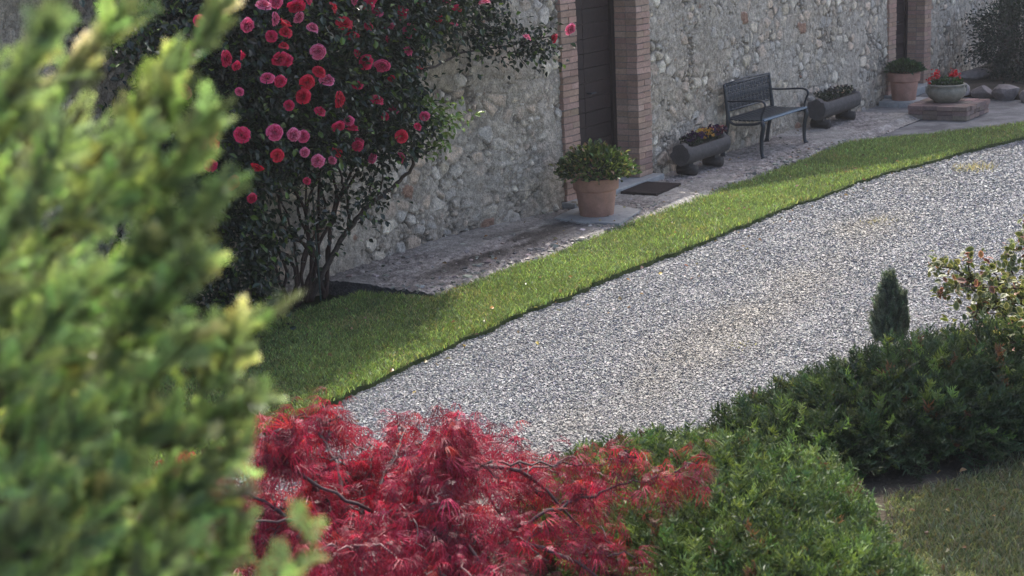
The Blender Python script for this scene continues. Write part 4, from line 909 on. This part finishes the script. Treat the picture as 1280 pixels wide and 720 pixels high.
# ------------------------------------------------------------------ foreground conifer
CO = np.array([-13.70, -6.505, -.03]); cf_ = empty('conifer', CO); tag(cf_, 'tall bright green conifer close to the camera filling the left side', 'conifer tree')
mb = MB(); mb.tube([(0, 0, 0), (.01, 0, 1.5), (0, .01, 3.0), (0, 0, 3.6)], [.06, .045, .02, .006], 10); mb.build('trunk', M_bark, cf_, True)
def con_spray(seed):
    r_ = np.random.default_rng(seed); V = []; F = []; T = []; n = 0
    def seg(p, q, w, t0, t1):
        nonlocal n
        p = np.array(p, float); q = np.array(q, float); d = norm(q-p); x = norm(np.cross(d, [0, 0, 1.]+r_.normal(0, .1, 3))); z = np.cross(x, d)
        for c, ww in ((p, w), (q, w*.55)):
            for a in (0, 2.094, 4.189): V.append(c+ww*(math.cos(a)*x+math.sin(a)*z))
        V.append(q+d*w*1.2)
        F.extend([(n, n+1, n+4), (n, n+4, n+3), (n+1, n+2, n+5), (n+1, n+5, n+4), (n+2, n, n+3), (n+2, n+3, n+5), (n+3, n+4, n+6), (n+4, n+5, n+6), (n+5, n+3, n+6)]); T.extend([t0]*3+[t1]*4); n += 7
    seg((0, -.2, 0), (0, .55, .02), .022, .6, .9); seg((0, .55, .02), (0, 1.0, .05), .02, .9, 1.3)
    for i in range(9):
        t = i/8; y = .05+.8*t
        for s_ in (-1, 1):
            l = (.42-.26*t)*r_.uniform(.75, 1.15); a = r_.uniform(.6, .95)
            b = np.array((0, y, .03*t)); e = b+np.array((s_*l*math.sin(a), l*math.cos(a), r_.normal(0, .04))); seg(b, e, .02, .8, 1.2)
            for k in range(3):
                f = .3+.25*k; m_ = b+(e-b)*f; seg(m_, m_+np.array((s_*r_.uniform(.02, .08), r_.uniform(.07, .14), r_.normal(0, .04))), .017, .9, 1.4)
    return np.array(V), np.array(F), np.repeat(np.array(T)[:, None], 3, 1)
Rz = lambda z: np.interp(z, [.1, .8, 1.8, 2.3, 2.5, 2.65, 2.75, 2.81, 2.87, 3.0, 3.2, 3.6], [.42, .45, .43, .405, .425, .435, .42, .34, .26, .22, .15, .03])
n1, n2 = 9500, 1500
z = np.concatenate([rng.uniform(1.9, 3.5, n1), rng.uniform(.1, 1.9, n2)]); n = len(z); a = rng.uniform(0, 6.283, n)
rad = Rz(z)*(.93+.10*np.sin(a*5+z*9)+.09*np.sin(a*11-z*21))*rng.uniform(.6, 1.0, n)**.6
pos = np.stack([rad*np.cos(a), rad*np.sin(a), z], 1); vd = np.array([.695, .719, 0]); pos -= .5*(pos@vd)[:, None]*vd; d = norm(np.stack([np.cos(a), np.sin(a), rng.uniform(.5, 1.6, n)], 1)+rng.normal(0, .5, (n, 3)))
pos = pos+rng.normal(0, .02, pos.shape)-d*.04
# long leading shoots that break the outline
def at(u, v, dist): return CAM+dist*(fw+rt*(u-640)/F_PX-up*(v-360)/F_PX)
bs = MB(); xp, xd = [], []
for (u0_, v0_, u1_, v1_, dist, k) in CON_TIPS if 'CON_TIPS' in globals() else [
    (60, 120, 165, -20, 1.62, 60), (110, 210, 300, -30, 1.66, 110), (150, 260, 275, 120, 1.6, 110), (170, 330, 285, 205, 1.6, 110), (150, 420, 260, 290, 1.58, 100), (230, 470, 345, 372, 1.66, 60),
    (200, 560, 325, 470, 1.58, 90), (200, 600, 320, 530, 1.62, 80), (150, 700, 290, 600, 1.6, 100), (200, 760, 300, 650, 1.62, 80), (330, 780, 395, 640, 1.5, 40), (60, 300, 190, 150, 1.55, 80), (250, 480, 300, 400, 1.6, 60), (120, 520, 250, 400, 1.55, 80),
    (-20, 500, 110, 330, 1.5, 120), (-20, 640, 120, 500, 1.5, 120), (0, 760, 150, 600, 1.5, 120), (60, 660, 200, 500, 1.62, 130), (80, 760, 240, 590, 1.66, 130), (100, 640, 270, 560, 1.66, 100), (120, 740, 265, 690, 1.6, 90), (30, 560, 190, 440, 1.66, 120), (60, 460, 230, 380, 1.66, 110), (0, 420, 180, 300, 1.64, 110), (-60, 720, 60, 620, 1.5, 100), (100, 800, 230, 660, 1.52, 90), (-40, 350, 80, 160, 1.5, 120), (-40, 180, 70, 10, 1.5, 120), (180, 230, 230, 60, 1.62, 40)]:
    A = at(u0_, v0_, dist+.06)-CO; B_ = at(u1_-12, v1_+28, dist)-CO; P = bend([A, (A+B_)/2+[0, 0, -.01], B_], 8)
    bs.tube(P, np.linspace(.004, .0015, len(P)), 5, (1.4, 1.2, .7)); ax = norm(B_-A)
    k = int(k*.62); i = rng.integers(0, len(P), k); o_ = norm(rng.normal(0, 1, (k, 3))); xp.append(P[i]+rng.normal(0, .013, (k, 3))*(1.15-i/len(P))[:, None]); xd.append(norm(ax*1.0+o_*.8+[0, 0, .15]))
for k in range(60):
    zz = rng.uniform(1.9, 3.3); aa = rng.uniform(0, 6.283); bs.tube(bend([(0, 0, zz-.2), (.2*math.cos(aa), .2*math.sin(aa), zz-.1), (Rz(zz)*.85*math.cos(aa), Rz(zz)*.85*math.sin(aa), zz+.1)], 4), np.linspace(.008, .003, 9), 5, (1.2, 1, .7))
bs.build('branches', M_bark, cf_)
nf = len(pos); pos = np.vstack([pos]+xp); d = np.vstack([d]+xd); n = len(pos)
cl = fbm(pos[:, 0]*9+pos[:, 1]*7+50, pos[:, 2]*9, 700); cols = vary(n, (.402, .488, .292), .3, .05)*(.85+.3*cl)[:, None]; q = rng.random(n) < .05; cols[q] = vary(q.sum(), (.44, .50, .24), .2, .06)
pp = []
for v in range(4):
    TV, TF, TT = con_spray(v); k = np.arange(v, n, 4); pp.append(inst(TV, TF, frames(d[k], rng.normal(0, .9, len(k))), pos[k], np.where(k < nf, rng.uniform(.026, .05, len(k)), rng.uniform(.024, .048, len(k))), cols[k], TT))
V, F, C = merge(pp); print('conifer faces', len(F)); np_obj('foliage', V, F, M_con, cf_, np.clip(C, 0, 1))

# ------------------------------------------------------------------ unseen tree added beyond the right edge, crown shaped to shade the junipers
def big_tree(x, y, cx, cy, h0, h1, R_, lab, n=4200):
    t = empty('added_shade_tree', (x, y, -.1)); tag(t, lab, 'tree'); c0 = np.array([cx-x, cy-y, 0])
    mb = MB(); tr = bend([(0, 0, 0), (.05, .03, h0*.55), c0*.6+[0, 0, h0+.5], c0+[0, 0, h1*.85]], 6); mb.tube(tr, np.linspace(.13, .04, len(tr)), 10)
    cen = []
    for i in range(16):
        a = i*2.4; rr = R_*(.2+.6*rng.random()); cc_ = c0 if i % 2 else c0+np.array([-.8, -.85, 0]); e = cc_+np.array([rr*math.cos(a), rr*math.sin(a), h0+.35+(h1-h0-.3)*rng.random()]); cen.append(e)
        q = tr[len(tr)//2+i % 5]; P = bend([q, (q+e)/2+[0, 0, .1], e], 4, .02); mb.tube(P, np.linspace(.04, .012, len(P)), 6)
    mb.build('trunk', M_bark, t, True); cen = np.array(cen); c = cen[rng.integers(0, 16, n)]
    p_ = c+norm(rng.normal(0, 1, (n, 3)))*(rng.random(n)**.4*R_*.5)[:, None]; p_ = p_[p_[:, 2] > h0]; n = len(p_); TV, TF = leaf(1, .6, .1, .1)
    leaf_cloud(p_, norm(rng.normal(0, 1, (n, 3))+[0, 0, -.3]), rng.uniform(.10, .17, n), vary(n, (.05, .085, .03), .25, .08), TV, TF, 'crown', M_potleaf, t)
big_tree(-3.7, -6.9, -5.0, -5.1, 2.85, 4.6, .95, 'unseen leafy tree added at the right to shade the junipers')

# ------------------------------------------------------------------ thin volume added to stand in for lens flare
def veil_box():
    mh = bpy.data.materials.new('veil'); mh.use_nodes = True; N = mh.node_tree.nodes; N.clear(); o = N.new('ShaderNodeOutputMaterial'); v = N.new('ShaderNodeVolumePrincipled')
    v.inputs['Color'].default_value = (.95, .96, 1, 1); v.inputs['Density'].default_value = VEIL_DENS; v.inputs['Anisotropy'].default_value = .3; mh.node_tree.links.new(v.outputs[0], o.inputs['Volume'])
    mb = MB(); mb.box((-60, -60, -1.2), (80, 60, 15)); b = mb.build('veil', mh); b['kind'] = 'stuff'; b['label'] = 'thin even haze added over the whole garden to stand in for lens flare'
VEIL_DENS = .001
veil_box()
